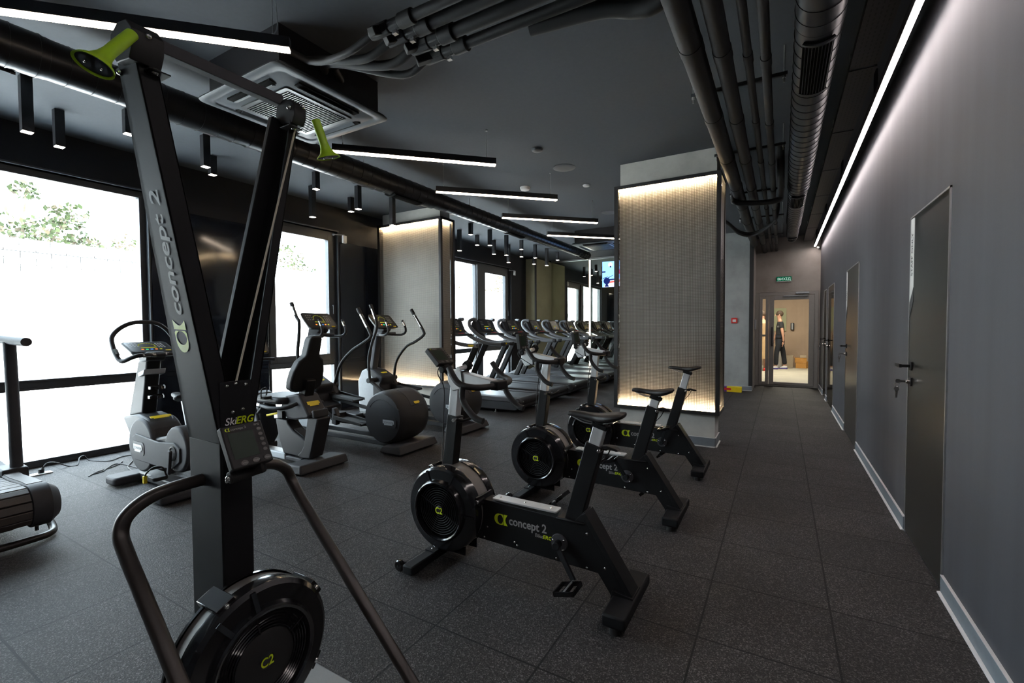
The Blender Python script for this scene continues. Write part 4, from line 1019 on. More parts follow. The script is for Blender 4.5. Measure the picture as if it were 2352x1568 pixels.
MB().lathe([(0, .0735), (.020, .0735), (.024, .071)], fc, 'x', 24).build('hub_cap', 'blackgloss', dc)
text('C2', 'lettering', 'limeprint', dc, (fc[0]+.074, cy, fc[2]-.014), (0, 1, 0), (0, 0, 1), .028, align='CENTER', bold=.02, sx=.85)
for a in (.55, 2.0, -.6):
    c, s = math.cos(a), math.sin(a); p = V((fc[0]-.012, cy+.222*c, fc[2]+.222*s)); F = Matrix(((1, 0, 0), (0, c, s), (0, -s, c))).transposed()
    k = MB().mat(0).obox(p, (.105, .02, .055), F); k.mat(1).ball(p+V((.055, 0, 0)), .008, 8); k.build('shell_clip', ['blackgloss', 'chrome'], sk, bevel=.005)
for a in (1.7, 2.2): MB().beam((fc[0]+.066, cy+.155*math.cos(a), fc[2]+.155*math.sin(a)), (fc[0]+.055, cy+.212*math.cos(a), fc[2]+.212*math.sin(a)), .014, .012, up=(1, 0, 0)).build('shell_rib', 'blackgloss', sk)

# ---- fitness consoles
def console(par, top, bot, y0, y1, th=.035, arc=True, keys=True, mt='dgrey'):
    """tilted display between a top and a bottom edge (x,z); faces +x."""
    ym = (y0+y1)/2; tp, bt = V((top[0], ym, top[1])), V((bot[0], ym, bot[1]))
    r = V((0, 1, 0)); u = (tp-bt).normalized(); n = r.cross(u); w, h = y1-y0, (tp-bt).length; c = (tp+bt)/2
    F = Matrix((r, u, n)).transposed()
    b = MB(); pr = rrect(-w/2, -h/2, w/2, h/2, min(w, h)*.16, 5)
    A = [b.bm.verts.new(c+r*x+u*y) for x, y in pr]; B = [b.bm.verts.new(c+r*x*.86+u*y*.86-n*th) for x, y in pr]
    b.face(A); b.face(B)
    for i in range(len(A)): b.face([A[i], A[(i+1) % len(A)], B[(i+1) % len(B)], B[i]])
    co = b.build('console', mt, par, bevel=.004)
    f = MB(); pr = rrect(-w*.45, -h*.43, w*.45, h*.43, h*.1, 4); f.face([f.bm.verts.new(c+r*x+u*y+n*.0012) for x, y in pr])
    fo = f.build('console_face', 'panelface', co)
    q = lambda x, y, ww, hh, m, mi: m.mat(mi).obox(c+r*x*w+u*y*h+n*.0018, (ww*w, hh*h, .001), F)
    k = MB()
    for i in range(3):
        for j in range(4): q(.22+.06*i, .28-.12*j, .03, .06, k, 0)
    for i in range(3):
        for j in range(3): q(-.36+.07*i, .30-.13*j, .04, .045, k, 0)
    q(-.02, -.10, .34, .035, k, 1)
    for i, m in enumerate((2, 3, 4, 2, 1)): q(-.2+.1*i, -.27, .05, .06, k, m)
    if arc:
        R = .24*h
        for i in range(12):
            a = -.3+(PI+.6)*i/12; p = c+r*(R*math.cos(a)-.02*w)+u*(R*math.sin(a)+.08*h)+n*.0018
            k.mat(1).obox(p, (.022*h*1.7, .022*h*1.3, .001), F)
    k.build('console_keys', ['keyw', 'amber', 'orange', 'greenl', 'bluel'], fo)
    badge(co, c+r*w*.33-u*h*.40+n*.0006, r, u, w*.12, h*.06, 'yellow')
    return co

# ---- upright bike by the widest window
ub = thing('exercise_bike', 'grey upright exercise bike with looped handlebar by the widest window', 'exercise bike', (-4.4, 1.82, 0))
yc = 1.82
for x0, x1, nm in ((-4.96, -4.76, 'front_foot'), (-4.16, -3.94, 'rear_foot')):
    MB().prism(rrect(x0, 1.578, x1, 2.062, .04), 'z', .012, .082).build(nm, 'mgrey', ub, bevel=.02, seg=3)
MB().box((-4.8, yc-.06, .03), (-4.05, yc+.06, .09)).build('base_beam', 'dgrey', ub, bevel=.01)
fb = MB().prism(circ(-4.585, .36, .222, 40), 'y', 1.70, 1.94).build('flywheel_cover', 'mgrey', ub, bevel=.018, seg=3)
MB().prism([(-4.83, .40), (-4.98, .56), (-4.70, .605), (-4.52, .585), (-4.41, .50), (-4.37, .44), (-4.10, .50), (-4.0, .45), (-4.1, .3), (-4.7, .3)], 'y', 1.722, 1.918).build('body_shell', 'dgrey', ub, bevel=.02, seg=3)
MB().prism(circ(-3.985, .40, .178, 36), 'y', 1.70, 1.94).build('crank_cover', 'mgrey', ub, bevel=.018, seg=3)
MB().prism([(-4.70, .30), (-4.66, .235), (-4.2, .235), (-4.02, .25), (-3.90, .32), (-3.90, .42), (-4.0, .455), (-4.25, .43), (-4.64, .455), (-4.70, .42)], 'y', 1.688, 1.705).build('side_band', 'mgrey', ub, bevel=.006)
bd = MB().prism(rrect(-4.685, .285, -4.48, .395, .03), 'y', 1.684, 1.690).build('badge_recess', 'dgrey', ub)
badge(bd, (-4.583, 1.684, .342), (1, 0, 0), (0, 0, 1), .15, .06, 'whiteprint', 'TECHNOGYM', 'darkprint')
badge(ub, (-4.50, 1.82, .588), (0, 1, 0), (-.9, 0, .42), .15, .04, 'yellow')
MB().prism([(-4.975, .555), (-4.70, .60), (-4.585, 1.07), (-4.755, 1.06)], 'y', 1.765, 1.875).build('mast', 'black', ub, bevel=.02, seg=3)
for z, x, r_ in ((.815, -4.585, .052), (.735, -4.605, .05)):
    MB().lathe([(r_, 0), (r_+.006, .003), (r_+.006, .026), (r_, .03), (r_-.004, .026), (r_-.004, .003)], (x, 1.83, z), 'z', 28, close=True).build('bottle_ring', 'blackgloss', ub)
MB().prism([(-4.69, .92), (-4.595, .945), (-4.575, .99), (-4.70, .955)], 'y', 1.74, 1.90).build('bottle_shelf', 'lgrey', ub, bevel=.005)
MB().prism([(-4.70, 1.05), (-4.56, 1.055), (-4.53, 1.13), (-4.72, 1.15)], 'y', 1.75, 1.89).build('mast_neck', 'dgrey', ub, bevel=.012)
console(ub, (-4.80, 1.215), (-4.575, 1.135), 1.655, 1.985, .04)
MB().tube([(-4.50, 1.82, 1.108), (-4.50, 1.70, 1.112), (-4.535, 1.645, 1.095), (-4.605, 1.605, 1.065), (-4.665, 1.592, 1.10), (-4.74, 1.592, 1.19), (-4.785, 1.605, 1.265), (-4.78, 1.66, 1.335), (-4.76, 1.735, 1.378), (-4.75, 1.82, 1.385),
           (-4.76, 1.905, 1.378), (-4.78, 1.98, 1.335), (-4.785, 2.035, 1.265), (-4.74, 2.048, 1.19), (-4.665, 2.048, 1.10), (-4.605, 2.035, 1.065), (-4.535, 1.995, 1.095), (-4.50, 1.94, 1.112), (-4.50, 1.82, 1.108)], .0175, 14, smooth=4).build('handlebar', 'dgrey', ub, smooth=70)
for y in (1.596, 2.044): MB().tube([(-4.675, y, 1.112), (-4.71, y-.002, 1.154)], .0190, 14).build('pulse_grip', 'chrome', ub)
for a, b_ in ((1.70, 1.79), (1.86, 1.94)): MB().cyl((-4.50, a, 1.111), (-4.50, b_, 1.111), .019, 14).build('pulse_grip', 'chrome', ub)
MB().beam((-4.0, yc, .52), (-4.09, yc, .79), .05, .06, up=(1, 0, 0)).build('seat_post', 'lgrey', ub, bevel=.01)
s2 = saddle_mesh(-4.27, yc, .815)
for v in s2.bm.verts: v.co.y = yc+(v.co.y-yc)*1.45; v.co.z = .815+(v.co.z-.815)*1.3
s2.build('saddle', 'dgrey', ub, sub=1)
for s, (dx, dz) in ((-1, (-.2, -.98)), (1, (.2, .98))):
    px, pz = -4.0+.165*dx, .375+.165*dz; ys = yc+s*.15
    MB().lathe([(.05, 0), (.056, s*.012), (.045, s*.014)], (-4.0, yc+s*.125, .375), 'y', 28).build('crank_recess', 'blackrub', ub)
    ca = MB().beam((-4.0, ys, .40), (px, ys, pz), .022, .036, up=(dz, 0, -dx)).build('crank_arm', 'mgrey', ub, bevel=.008)
    pd = MB().prism(rrect(px-.06, ys+s*.02-(.1 if s < 0 else 0), px+.06, ys+s*.02+(.1 if s > 0 else 0), .03), 'z', pz-.018, pz+.01).build('pedal', 'blackrub', ca, bevel=.005)
    MB().tube([(px+.04, ys+s*.03, pz), (px+.03, ys+s*.05, pz+.07), (px-.02, ys+s*.085, pz+.075), (px-.06, ys+s*.12, pz+.03), (px-.07, ys+s*.125, pz-.01)], .006, 8, smooth=5).build('pedal_strap', 'blackrub', pd)
    MB().box((px-.085, ys+s*.125-.012, pz-.045), (px-.06, ys+s*.125+.012, pz+.012)).build('strap_end', 'yellow', pd, bevel=.004)

# ---- recumbent bike
rc = thing('recumbent_bike', 'grey recumbent bike with tall padded backrest behind the ski machine', 'recumbent bike', (-4.2, 2.79, 0)); yc = 2.79
MB().hexa([(-3.93, 2.525, .015), (-3.66, 2.525, .015), (-3.66, 3.055, .015), (-3.93, 3.055, .015)], [(-3.90, 2.55, .085), (-3.685, 2.535, .095), (-3.685, 3.045, .095), (-3.90, 3.03, .085)]).build('rear_foot', 'mgrey', rc, bevel=.015, seg=3)
MB().prism(rrect(-5.0, 2.53, -4.8, 3.05, .03), 'z', .012, .085).build('front_foot', 'dgrey', rc, bevel=.015)
MB().prism([(-3.99, .105), (-3.90, .09), (-3.80, .10), (-3.775, .16), (-3.67, .49), (-3.82, .49), (-3.885, .21), (-3.93, .15)], 'y', 2.715, 2.865).build('seat_mast', 'dgrey', rc, bevel=.012, seg=3)
MB().prism([(-4.335, .43), (-4.29, .25), (-4.215, .098), (-3.93, .098), (-3.83, .16), (-3.80, .235), (-4.06, .335), (-4.14, .40), (-4.15, .43)], 'y', 2.725, 2.855).build('beam_shell', 'dgrey', rc, bevel=.012, seg=3)
MB().prism([(-4.15, .352), (-3.83, .235), (-3.84, .25), (-4.14, .375)], 'y', 2.75, 2.83).build('shell_ridge', 'mgrey', rc, bevel=.004)
MB().box((-4.9, 2.73, .03), (-4.20, 2.85, .10)).build('base_beam', 'lgrey', rc, bevel=.012)
MB().box((-4.2, 2.735, .03), (-3.95, 2.845, .075)).build('base_beam', 'mgrey', rc, bevel=.012)
MB().beam((-4.36, yc, .455), (-3.74, yc, .525), .13, .055).build('seat_rail', 'alu', rc, bevel=.006)
MB().beam((-3.745, yc, .524), (-3.715, yc, .528), .16, .075).build('rail_cap', 'dgrey', rc, bevel=.01)
MB().prism([(-4.13, .67), (-3.95, .705), (-3.90, .70), (-3.755, .515), (-3.78, .485), (-3.98, .455), (-4.10, .46), (-4.19, .56)], 'y', 2.685, 2.895).build('seat_carriage', 'mgrey', rc, bevel=.018, seg=3)
badge(rc, (-3.825, 2.79, .612), (0, 1, 0), (-.62, 0, .78), .13, .05, 'yellow')
MB().prism(rrect(-4.52, 2.60, -4.05, 2.98, .10), 'z', .60, .668).build('seat_cushion', 'dgrey', rc, bevel=.025, seg=3)
prof = [(-.10, 0), (.10, 0), (.165, .035), (.175, .10), (.165, .20), (.13, .30), (.085, .335), (.072, .36), (.065, .50), (.05, .535), (-.05, .535), (-.065, .50), (-.072, .36), (-.085, .335), (-.13, .30), (-.165, .20), (-.175, .10), (-.165, .035)]
bk = MB(); sl = .33
for k in (0,):
    f0 = [bk.bm.verts.new((-3.985+z*sl-.045, yc+y, .72+z)) for y, z in prof]; f1 = [bk.bm.verts.new((-3.985+z*sl+.045+.02*math.cos(y*8), yc+y, .72+z)) for y, z in prof]
    bk.face(f0); bk.face(f1)
    for i in range(len(prof)): bk.face([f0[i], f0[(i+1) % len(prof)], f1[(i+1) % len(prof)], f1[i]])
bk.build('backrest', 'blackrub', rc, bevel=.022, seg=4, smooth=60)
MB().prism([(-4.03, .62), (-3.90, .62), (-3.84, .83), (-3.90, .85)], 'y', 2.74, 2.84).build('back_bracket', 'black', rc, bevel=.01)
for s in (-1, 1):
    MB().tube([(-3.93, yc+s*.10, .615), (-3.96, yc+s*.19, .588), (-4.10, yc+s*.245, .578), (-4.22, yc+s*.25, .588), (-4.37, yc+s*.25, .602)], .019, 14, smooth=5).build('side_handle', 'dgrey', rc)
    MB().cyl((-4.27, yc+s*.25, .5925), (-4.34, yc+s*.25, .599), .0205, 14).build('pulse_grip', 'chrome', rc)
MB().beam((-4.20, 2.67, .505), (-4.34, 2.64, .475), .012, .02).build('seat_lever', 'yellow', rc, bevel=.004)
MB().box((-4.20, 2.66, .46), (-4.12, 2.70, .53)).build('lever_block', 'blackrub', rc, bevel=.004)
MB().prism(circ(-4.80, .33, .26, 36)[0:36], 'y', 2.67, 2.91).build('flywheel_cover', 'mgrey', rc, bevel=.018, seg=3)
MB().prism([(-4.86, .50), (-4.70, .68), (-4.62, .66), (-4.55, .50), (-4.53, .25), (-4.6, .12), (-4.8, .12)], 'y', 2.695, 2.885).build('body_shell', 'dgrey', rc, bevel=.018, seg=3)
badge(rc, (-4.648, 2.79, .655), (0, 1, 0), (-.85, 0, .5), .13, .035, 'yellow')
MB().prism([(-4.90, .55), (-4.74, .60), (-4.80, 1.10), (-4.90, 1.10)], 'y', 2.74, 2.84).build('mast', 'dgrey', rc, bevel=.018)
console(rc, (-4.86, 1.275), (-4.765, 1.055), 2.625, 2.955, .04)
MB().tube([(-4.78, yc, 1.0), (-4.72, yc-.15, 1.0), (-4.64, yc-.2, .99)], .017, 12, smooth=4).tube([(-4.78, yc, 1.0), (-4.72, yc+.12, 1.0), (-4.70, yc+.17, .995)], .017, 12, smooth=4).build('front_handle', 'dgrey', rc)
for s, (px, pz) in ((-1, (-4.28, .66)), (1, (-4.72, .30))):
    ca = MB().beam((-4.50, yc+s*.14, .48), (px, yc+s*.15, pz), .02, .034, up=(0, 1, 0)).build('crank_arm', 'mgrey', rc, bevel=.006)
    pd = MB().prism(rrect(px-.07, yc+s*.2-.045, px+.07, yc+s*.2+.045, .04), 'z', pz-.012, pz+.018).build('pedal', 'blackrub', ca, bevel=.008)
    MB().tube([(px-.05, yc+s*.155, pz+.01), (px-.03, yc+s*.16, pz+.075), (px, yc+s*.2, pz+.095), (px+.02, yc+s*.245, pz+.075), (px+.02, yc+s*.25, pz)], .006, 8, smooth=5).build('pedal_strap', 'blackrub', pd)

# ---- cross trainers
def trainer(yc, lab, near, far):
    t = thing('cross_trainer', lab, 'cross trainer', (-4.3, yc, 0), 'cross trainers')
    Y = lambda d: yc+d
    MB().hexa([(-3.63, Y(-.30), .02), (-3.33, Y(-.30), .02), (-3.33, Y(.31), .02), (-3.63, Y(.31), .02)], [(-3.60, Y(-.285), .085), (-3.36, Y(-.275), .105), (-3.36, Y(.285), .105), (-3.60, Y(.295), .085)]).build('rear_foot', 'mgrey', t, bevel=.014, seg=3)
    for x in (-3.40, -5.3):
        for s in (-.2, .2): MB().cyl((x, Y(s), 0), (x, Y(s), .03), .02, 12).build('levelling_foot', 'blackrub', t)
    b = MB(); prof = [(.20, -.235), (.255, -.225), (.272, -.205), (.285, -.15), (.287, 0), (.285, .15), (.272, .205), (.255, .225), (.20, .235)]
    b.lathe([(0, -.238)]+prof+[(0, .238)], (-3.655, yc, .365), 'y', 56)
    fc = b.build('flywheel_cover', 'dgrey', t, smooth=35)
    MB().tube([(-3.655+.20*math.cos(a), Y(-.236), .365+.20*math.sin(a)) for a in [2.6-1.7*i/14 for i in range(15)]]+[(-3.40, Y(-.23), .47)], .005, 8).build('cover_seam', 'mgrey', fc)
    lidp = [(-3.655+.290*math.cos(a), .365+.290*math.sin(a)) for a in [1.6-1.15*i/8 for i in range(9)]]
    MB().prism(lidp+[(x*.96-3.655*.04, z*.96+.365*.04) for x, z in lidp[::-1]], 'y', Y(-.06), Y(.14)).build('cover_lid', 'mgrey', fc, bevel=.004)
    a = .55; p = (-3.655+.292*math.cos(a), Y(.04), .365+.292*math.sin(a)); badge(fc, p, (0, 1, 0), (-math.sin(a), 0, math.cos(a)), .085, .03, 'yellow')
    rcs = MB().prism(rrect(-3.655, .275, -3.44, .38, .035), 'y', Y(-.2395), Y(-.234)).build('badge_recess', 'dgrey', fc)
    badge(rcs, (-3.548, Y(-.2395), .328), (1, 0, 0), (0, 0, 1), .16, .055, 'lgrey', 'TECHNOGYM', 'darkprint')
    for s in (-.12, .12): MB().box((-5.3, Y(s-.035), .045), (-3.6, Y(s+.035), .10)).build('base_rail', 'dgrey', t, bevel=.008)
    MB().prism(rrect(-5.42, Y(-.28), -5.22, Y(.28), .03), 'z', .02, .09).build('front_foot', 'dgrey', t, bevel=.012)
    MB().prism([(-5.20, .735), (-5.285, .70), (-5.365, .55), (-5.35, .09), (-5.02, .09), (-5.02, .5), (-5.06, .71)], 'y', Y(-.115), Y(.115)).build('front_shell', 'lgrey', t, bevel=.018, seg=3)
    MB().prism([(-5.20, .74), (-5.05, .72), (-4.86, .63), (-4.86, .585), (-4.90, .52), (-4.88, .42), (-4.72, .38), (-4.72, .32), (-4.95, .20), (-5.05, .12), (-5.05, .6)], 'y', Y(-.125), Y(.125)).build('pivot_shell', 'dgrey', t, bevel=.016, seg=3)
    badge(t, (-4.945, yc, .680), (0, 1, 0), (-.9, 0, .44), .11, .035, 'yellow')
    MB().cyl((-4.985, Y(-.27), .585), (-4.985, Y(.27), .585), .034, 20).build('pivot_axle', 'dgrey', t)
    MB().beam((-5.17, yc, .68), (-5.055, yc, 1.24), .10, .075, up=(1, 0, 0)).build('mast', 'mgrey', t, bevel=.018, seg=3)
    MB().prism([(-5.10, 1.22), (-4.97, 1.20), (-4.86, 1.30), (-5.05, 1.40)], 'y', Y(-.07), Y(.07)).build('mast_neck', 'dgrey', t, bevel=.012)
    console(t, (-5.04, 1.515), (-4.845, 1.325), Y(-.215), Y(.21), .045)
    MB().prism(rrect(-4.97, Y(-.13), -4.80, Y(.13), .06), 'z', 1.235, 1.262).build('bottle_tray', 'mgrey', t, bevel=.006)
    for s in (-1, 1):
        MB().tube([(-4.95, Y(s*.05), 1.235), (-4.88, Y(s*.13), 1.225), (-4.75, Y(s*.165), 1.225), (-4.68, Y(s*.17), 1.27), (-4.69, Y(s*.168), 1.345), (-4.74, Y(s*.165), 1.43)], .0165, 12, smooth=5).build('fixed_handle', 'dgrey', t)
        MB().cyl((-4.693, Y(s*.168), 1.35), (-4.725, Y(s*.166), 1.405), .0182, 12).build('pulse_grip', 'chrome', t)
    for s, pts in ((-1, near), (1, far)):
        P = [(x, Y(s*.232), z) for x, z in pts]
        ar = MB().tube(P, .019, 14, smooth=6).build('swing_arm', 'blackrub', t, smooth=70)
        a, b_ = V(P[0]), V(P[1]); d = (b_-a)
        MB().tube([a-d*.02, a+d*.12, a+d*.2], .024, 14).build('grip_end', 'blackrub', ar)
        MB().cyl(a+d*.26, a+d*.85, .0202, 14).build('pulse_grip', 'chrome', ar)
        # pedal linkage
        hi = s > 0; xj, zj = (-4.94, .50) if hi else (-4.42, .32)
        MB().beam((-4.985, Y(s*.235), .585), (xj-.02, Y(s*.2), zj-.06), .03, .05, up=(0, 1, 0)).build('link_bar', 'dgrey', t, bevel=.006)
        MB().prism([(xj-.045, zj-.10), (xj+.03, zj-.11), (xj+.045, zj+.0), (xj+.0, zj+.085), (xj-.04, zj+.085)], 'y', Y(s*.2-.03), Y(s*.2+.03)).build('joint_cover', 'mgrey', t, bevel=.01)
        MB().beam((xj, Y(s*.17), zj-.065), (-3.86, Y(s*.17), .30 if hi else .26), .03, .04).build('pedal_bar', 'black', t, bevel=.006)
        x0, x1 = xj+.03, xj+.47; z0, z1 = zj-.02, zj-.055
        pd = MB(); F = lambda x, y, z: (x, Y(s*.17+y), z)
        pd.hexa([F(x0, -.075, z0-.02), F(x1, -.075, z1-.02), F(x1, .075, z1-.02), F(x0, .075, z0-.02)], [F(x0, -.085, z0), F(x1, -.085, z1), F(x1, .085, z1), F(x0, .085, z0)])
        for ya, yb in ((-.095, -.082), (.082, .095)): pd.hexa([F(x0-.01, ya, z0-.015), F(x1+.01, ya, z1-.015), F(x1+.01, yb, z1-.015), F(x0-.01, yb, z0-.015)], [F(x0-.01, ya, z0+.035), F(x1+.01, ya, z1+.015), F(x1+.01, yb, z1+.015), F(x0-.01, yb, z0+.035)])
        pd.hexa([F(x0-.012, -.09, z0-.015), F(x0+.004, -.09, z0-.015), F(x0+.004, .09, z0-.015), F(x0-.012, .09, z0-.015)], [F(x0-.012, -.09, z0+.045), F(x0+.004, -.09, z0+.045), F(x0+.004, .09, z0+.045), F(x0-.012, .09, z0+.045)])
        pd.build('pedal', 'blackrub', t, bevel=.006)
    return t
trainer(3.715, 'dark grey cross trainer nearer the camera, beside the recumbent bike', [(-5.16, 1.632), (-5.067, 1.463), (-5.02, 1.40), (-5.03, 1.214), (-5.06, 1.03), (-5.05, .82), (-4.985, .585)],
        [(-4.52, 1.563), (-4.33, 1.290), (-4.31, 1.215), (-4.46, 1.13), (-4.66, 1.03), (-4.863, .853), (-4.985, .585)])
trainer(4.775, 'dark grey cross trainer farther off, in front of the lit column by the windows', [(-4.946, 1.645), (-4.841, 1.417), (-4.845, 1.30), (-4.93, 1.12), (-4.995, .93), (-5.005, .78), (-4.985, .585)],
        [(-4.62, 1.58), (-4.41, 1.296), (-4.40, 1.215), (-4.56, 1.12), (-4.74, 1.04), (-4.926, .83), (-4.985, .585)])

# ---- treadmill row
def treadmill(yc, lab):
    t = thing('treadmill', lab, 'treadmill', (-4.5, yc, 0), 'treadmills in a row facing the windows')
    Y = lambda d: yc+d
    MB().prism([(-5.55, .03), (-3.48, .05), (-3.41, .09), (-3.41, .175), (-5.0, .19), (-5.55, .19)], 'y', Y(-.42), Y(.42)).build('deck_frame', 'dgrey', t, bevel=.012)
    MB().box((-5.1, Y(-.27), .19), (-3.47, Y(.27), .236)).build('running_belt', 'beltm', t, bevel=.01)
    for s in (-1, 1):
        MB().hexa([(-5.15, Y(s*.355-.075), .18), (-3.46, Y(s*.355-.075), .175), (-3.46, Y(s*.355+.075), .175), (-5.15, Y(s*.355+.075), .18)], [(-5.15, Y(s*.355-.07), .255), (-3.48, Y(s*.355-.07), .24), (-3.48, Y(s*.355+.07), .24), (-5.15, Y(s*.355+.07), .255)]).build('side_rail', 'mgrey', t, bevel=.012)
        MB().lathe([(0, -.05), (.06, -.05), (.075, -.03), (.075, .03), (.06, .05), (0, .05)], (-3.455, Y(s*.385), .168), 'y', 24).build('roller_cap', 'dgrey', t)
        MB().ball((-3.382, Y(s*.345), .19), .014, 10).build('cap_screw', 'chrome', t)
    MB().cyl((-3.455, Y(-.34), .175), (-3.455, Y(.34), .175), .062, 24).build('rear_roller', 'blackrub', t)
    for x in (-3.85, -5.4):
        for s in (-.38, .38): MB().cyl((x, Y(s), 0), (x, Y(s), .05), .012, 10).cyl((x, Y(s), 0), (x, Y(s), .008), .028, 14).build('levelling_foot', 'steel', t)
    hd = MB(); L = [(-5.62, .10, .40), (-5.60, .22, .41), (-5.45, .315, .41), (-5.25, .325, .40), (-5.0, .27, .37), (-4.86, .235, .33)]
    loops = []
    for x, z, w in L: loops.append([hd.bm.verts.new((x, Y(k*w), z-.06*abs(k)**3)) for k in (-1, -.8, -.4, 0, .4, .8, 1)])
    base = [[hd.bm.verts.new((x, Y(-w), .05)), hd.bm.verts.new((x, Y(w), .05))] for x, z, w in L]
    for i in range(len(L)-1):
        p, q = loops[i], loops[i+1]
        for k in range(6): hd.face([p[k], p[k+1], q[k+1], q[k]])
        hd.face([base[i][0], p[0], q[0], base[i+1][0]]); hd.face([p[-1], base[i][1], base[i+1][1], q[-1]])
    hd.face([base[0][0]]+loops[0]+[base[0][1]]); hd.face([base[-1][0]]+loops[-1]+[base[-1][1]])
    hd.build('motor_hood', 'mgrey', t, smooth=50)
    for s in (-1, 1):
        MB().beam((-5.13, Y(s*.375), .22), (-4.72, Y(s*.375), 1.03), .055, .115, up=(1, 0, 0)).build('upright', 'black', t, bevel=.022, seg=3)
        MB().tube([(-4.98, Y(s*.30), 1.47), (-5.06, Y(s*.325), 1.475), (-5.115, Y(s*.345), 1.44), (-5.10, Y(s*.36), 1.35), (-5.0, Y(s*.37), 1.25), (-4.86, Y(s*.375), 1.155), (-4.68, Y(s*.375), 1.085), (-4.45, Y(s*.375), 1.040), (-4.18, Y(s*.375), 1.032)], .034, 14, smooth=5).build('handrail', 'railg', t, smooth=70)
        MB().cyl((-4.20, Y(s*.375), 1.0325), (-4.135, Y(s*.375), 1.031), .0365, 16).build('rail_end', 'dgrey', t, bevel=.006)
        badge(t, (-4.30, Y(s*.375)-.0345*1, 1.030), (1, 0, 0), (0, 0, 1), .11, .032, 'yellow') if s < 0 else None
        MB().cyl((-4.78, Y(s*.35), 1.185), (-4.78, Y(s*.25), 1.20), .020, 12).build('pulse_grip', 'chrome', t)
    MB().tube([(-4.79, Y(-.36), 1.18), (-4.77, Y(-.2), 1.2), (-4.77, Y(.2), 1.2), (-4.79, Y(.36), 1.18)], .018, 12, smooth=3).build('cross_bar', 'dgrey', t)
    MB().prism([(-5.10, 1.40), (-5.03, 1.478), (-4.92, 1.24), (-4.80, 1.20), (-4.84, 1.165), (-4.98, 1.19), (-5.10, 1.30)], 'y', Y(-.325), Y(.325)).build('console_body', 'dgrey', t, bevel=.02, seg=3)
    console(t, (-5.028, 1.487), (-4.905, 1.245), Y(-.215), Y(.215), .03, arc=False, mt='blackrub')
    MB().box((-4.82, Y(-.05), 1.215), (-4.76, Y(.05), 1.228)).build('stop_key', 'red', t, bevel=.004)
    return t
pl = ['first treadmill of the row, half hidden behind the far lit column', 'second treadmill of the row, beside the far lit column', 'third treadmill of the row', 'fourth treadmill of the row', 'fifth treadmill of the row, before the pilaster', 'sixth and last treadmill, next to the mirror']
for i in range(6):
    if i == 0: T0 = treadmill(6.435, pl[0]); continue
    c = copy_tree(T0); c.location.y = 6.435+1.042*i; c['label'] = pl[i]

# ---- curved treadmill cut by the left edge
cu = thing('curved_treadmill', 'manual slatted treadmill cut off by the left edge of the frame', 'treadmill', (-4.6, .55, 0)); 
rx, rz, rr = -4.0, .235, .115
bl = MB()
prof = [(rx+rr*math.cos(a), rz+rr*math.sin(a)) for a in (-.9, -.45, 0, .45, .9, 1.35)]+[(-4.15, .345), (-4.3, .33), (-4.5, .325), (-4.7, .33), (-4.95, .35), (-5.2, .39), (-5.4, .45)]
for (xa, za), (xb_, zb_) in zip(prof, prof[1:]):
    n_ = max(1, int(math.hypot(xb_-xa, zb_-za)/.06))
    for k in range(n_):
        p, q = V((xa+(xb_-xa)*k/n_, .55, za+(zb_-za)*k/n_)), V((xa+(xb_-xa)*(k+1)/n_, .55, za+(zb_-za)*(k+1)/n_)); d = (q-p)
        bl.beam(p+d*.05, q-d*.05, .62, .02, up=(0, 0, 1) if abs(d.x) > abs(d.z) else (1, 0, 0))
bl.build('slat_belt', 'slat', cu, bevel=.003)
MB().cyl((rx, .245, rz), (rx, .855, rz), rr-.014, 32).build('belt_drum', 'blackrub', cu)
for s in (-1, 1):
    y0 = .55+s*.315
    MB().lathe([(.0, 0), (.127, 0), (.13, s*.008), (.13, s*.085), (.124, s*.092), (.092, s*.128), (.085, s*.132), (0, s*.132)], (rx, y0, rz), 'y', 48).build('drum_cover', 'mgrey' if s < 0 else 'mgrey', cu)
    sp = [(rx, rz+.128), (-4.15, .36), (-4.4, .345), (-4.7, .35), (-5.0, .375), (-5.4, .47), (-5.45, .40), (-5.2, .25), (-4.7, .16), (-4.2, .12), (rx, rz-.1)]
    MB().prism(sp, 'y', min(y0, y0+s*.085), max(y0, y0+s*.085)).build('side_shell', 'mgrey', cu, bevel=.012)
    MB().prism([(rx-.04, rz+.130), (-4.15, .364), (-4.4, .349), (-4.7, .354), (-4.78, .36), (-4.78, .352), (-4.4, .338), (rx-.04, rz+.12)], 'y', min(y0+s*.008, y0+s*.078), max(y0+s*.008, y0+s*.078)).build('step_grip', 'slat', cu)
    MB().tube([(-4.58, y0+s*.085, .34), (-4.60, y0+s*.085, .8), (-4.635, y0+s*.085, 1.24)], .034, 16).build('post', 'mgrey', cu)
    MB().prism([(-4.70, .30), (-4.50, .30), (-4.52, .375), (-4.68, .38)], 'y', min(y0, y0+s*.13), max(y0, y0+s*.13)).build('post_foot', 'dgrey', cu, bevel=.01)
MB().tube([(-4.36, .97, 1.243), (-4.62, .95, 1.25), (-4.95, .90, 1.27), (-5.25, .75, 1.28), (-5.25, .35, 1.28), (-4.95, .20, 1.27), (-4.62, .15, 1.25), (-4.36, .13, 1.243)], .029, 16, smooth=4).build('handlebar', 'mgrey', cu)
MB().tube([(-4.30, .96, .13), (-4.20, 1.0, .075), (-4.10, 1.0, .035), (-4.02, .97, .028), (-3.985, .88, .028), (-3.98, .55, .028), (-3.985, .22, .028), (-4.02, .13, .028), (-4.10, .10, .035), (-4.2, .10, .075), (-4.3, .14, .13)], .021, 14, smooth=4).build('base_tube', 'rodgrey', cu)
MB().prism(rrect(-5.4, .2, -5.2, .9, .04), 'z', 0, .06).build('front_foot', 'dgrey', cu, bevel=.01)
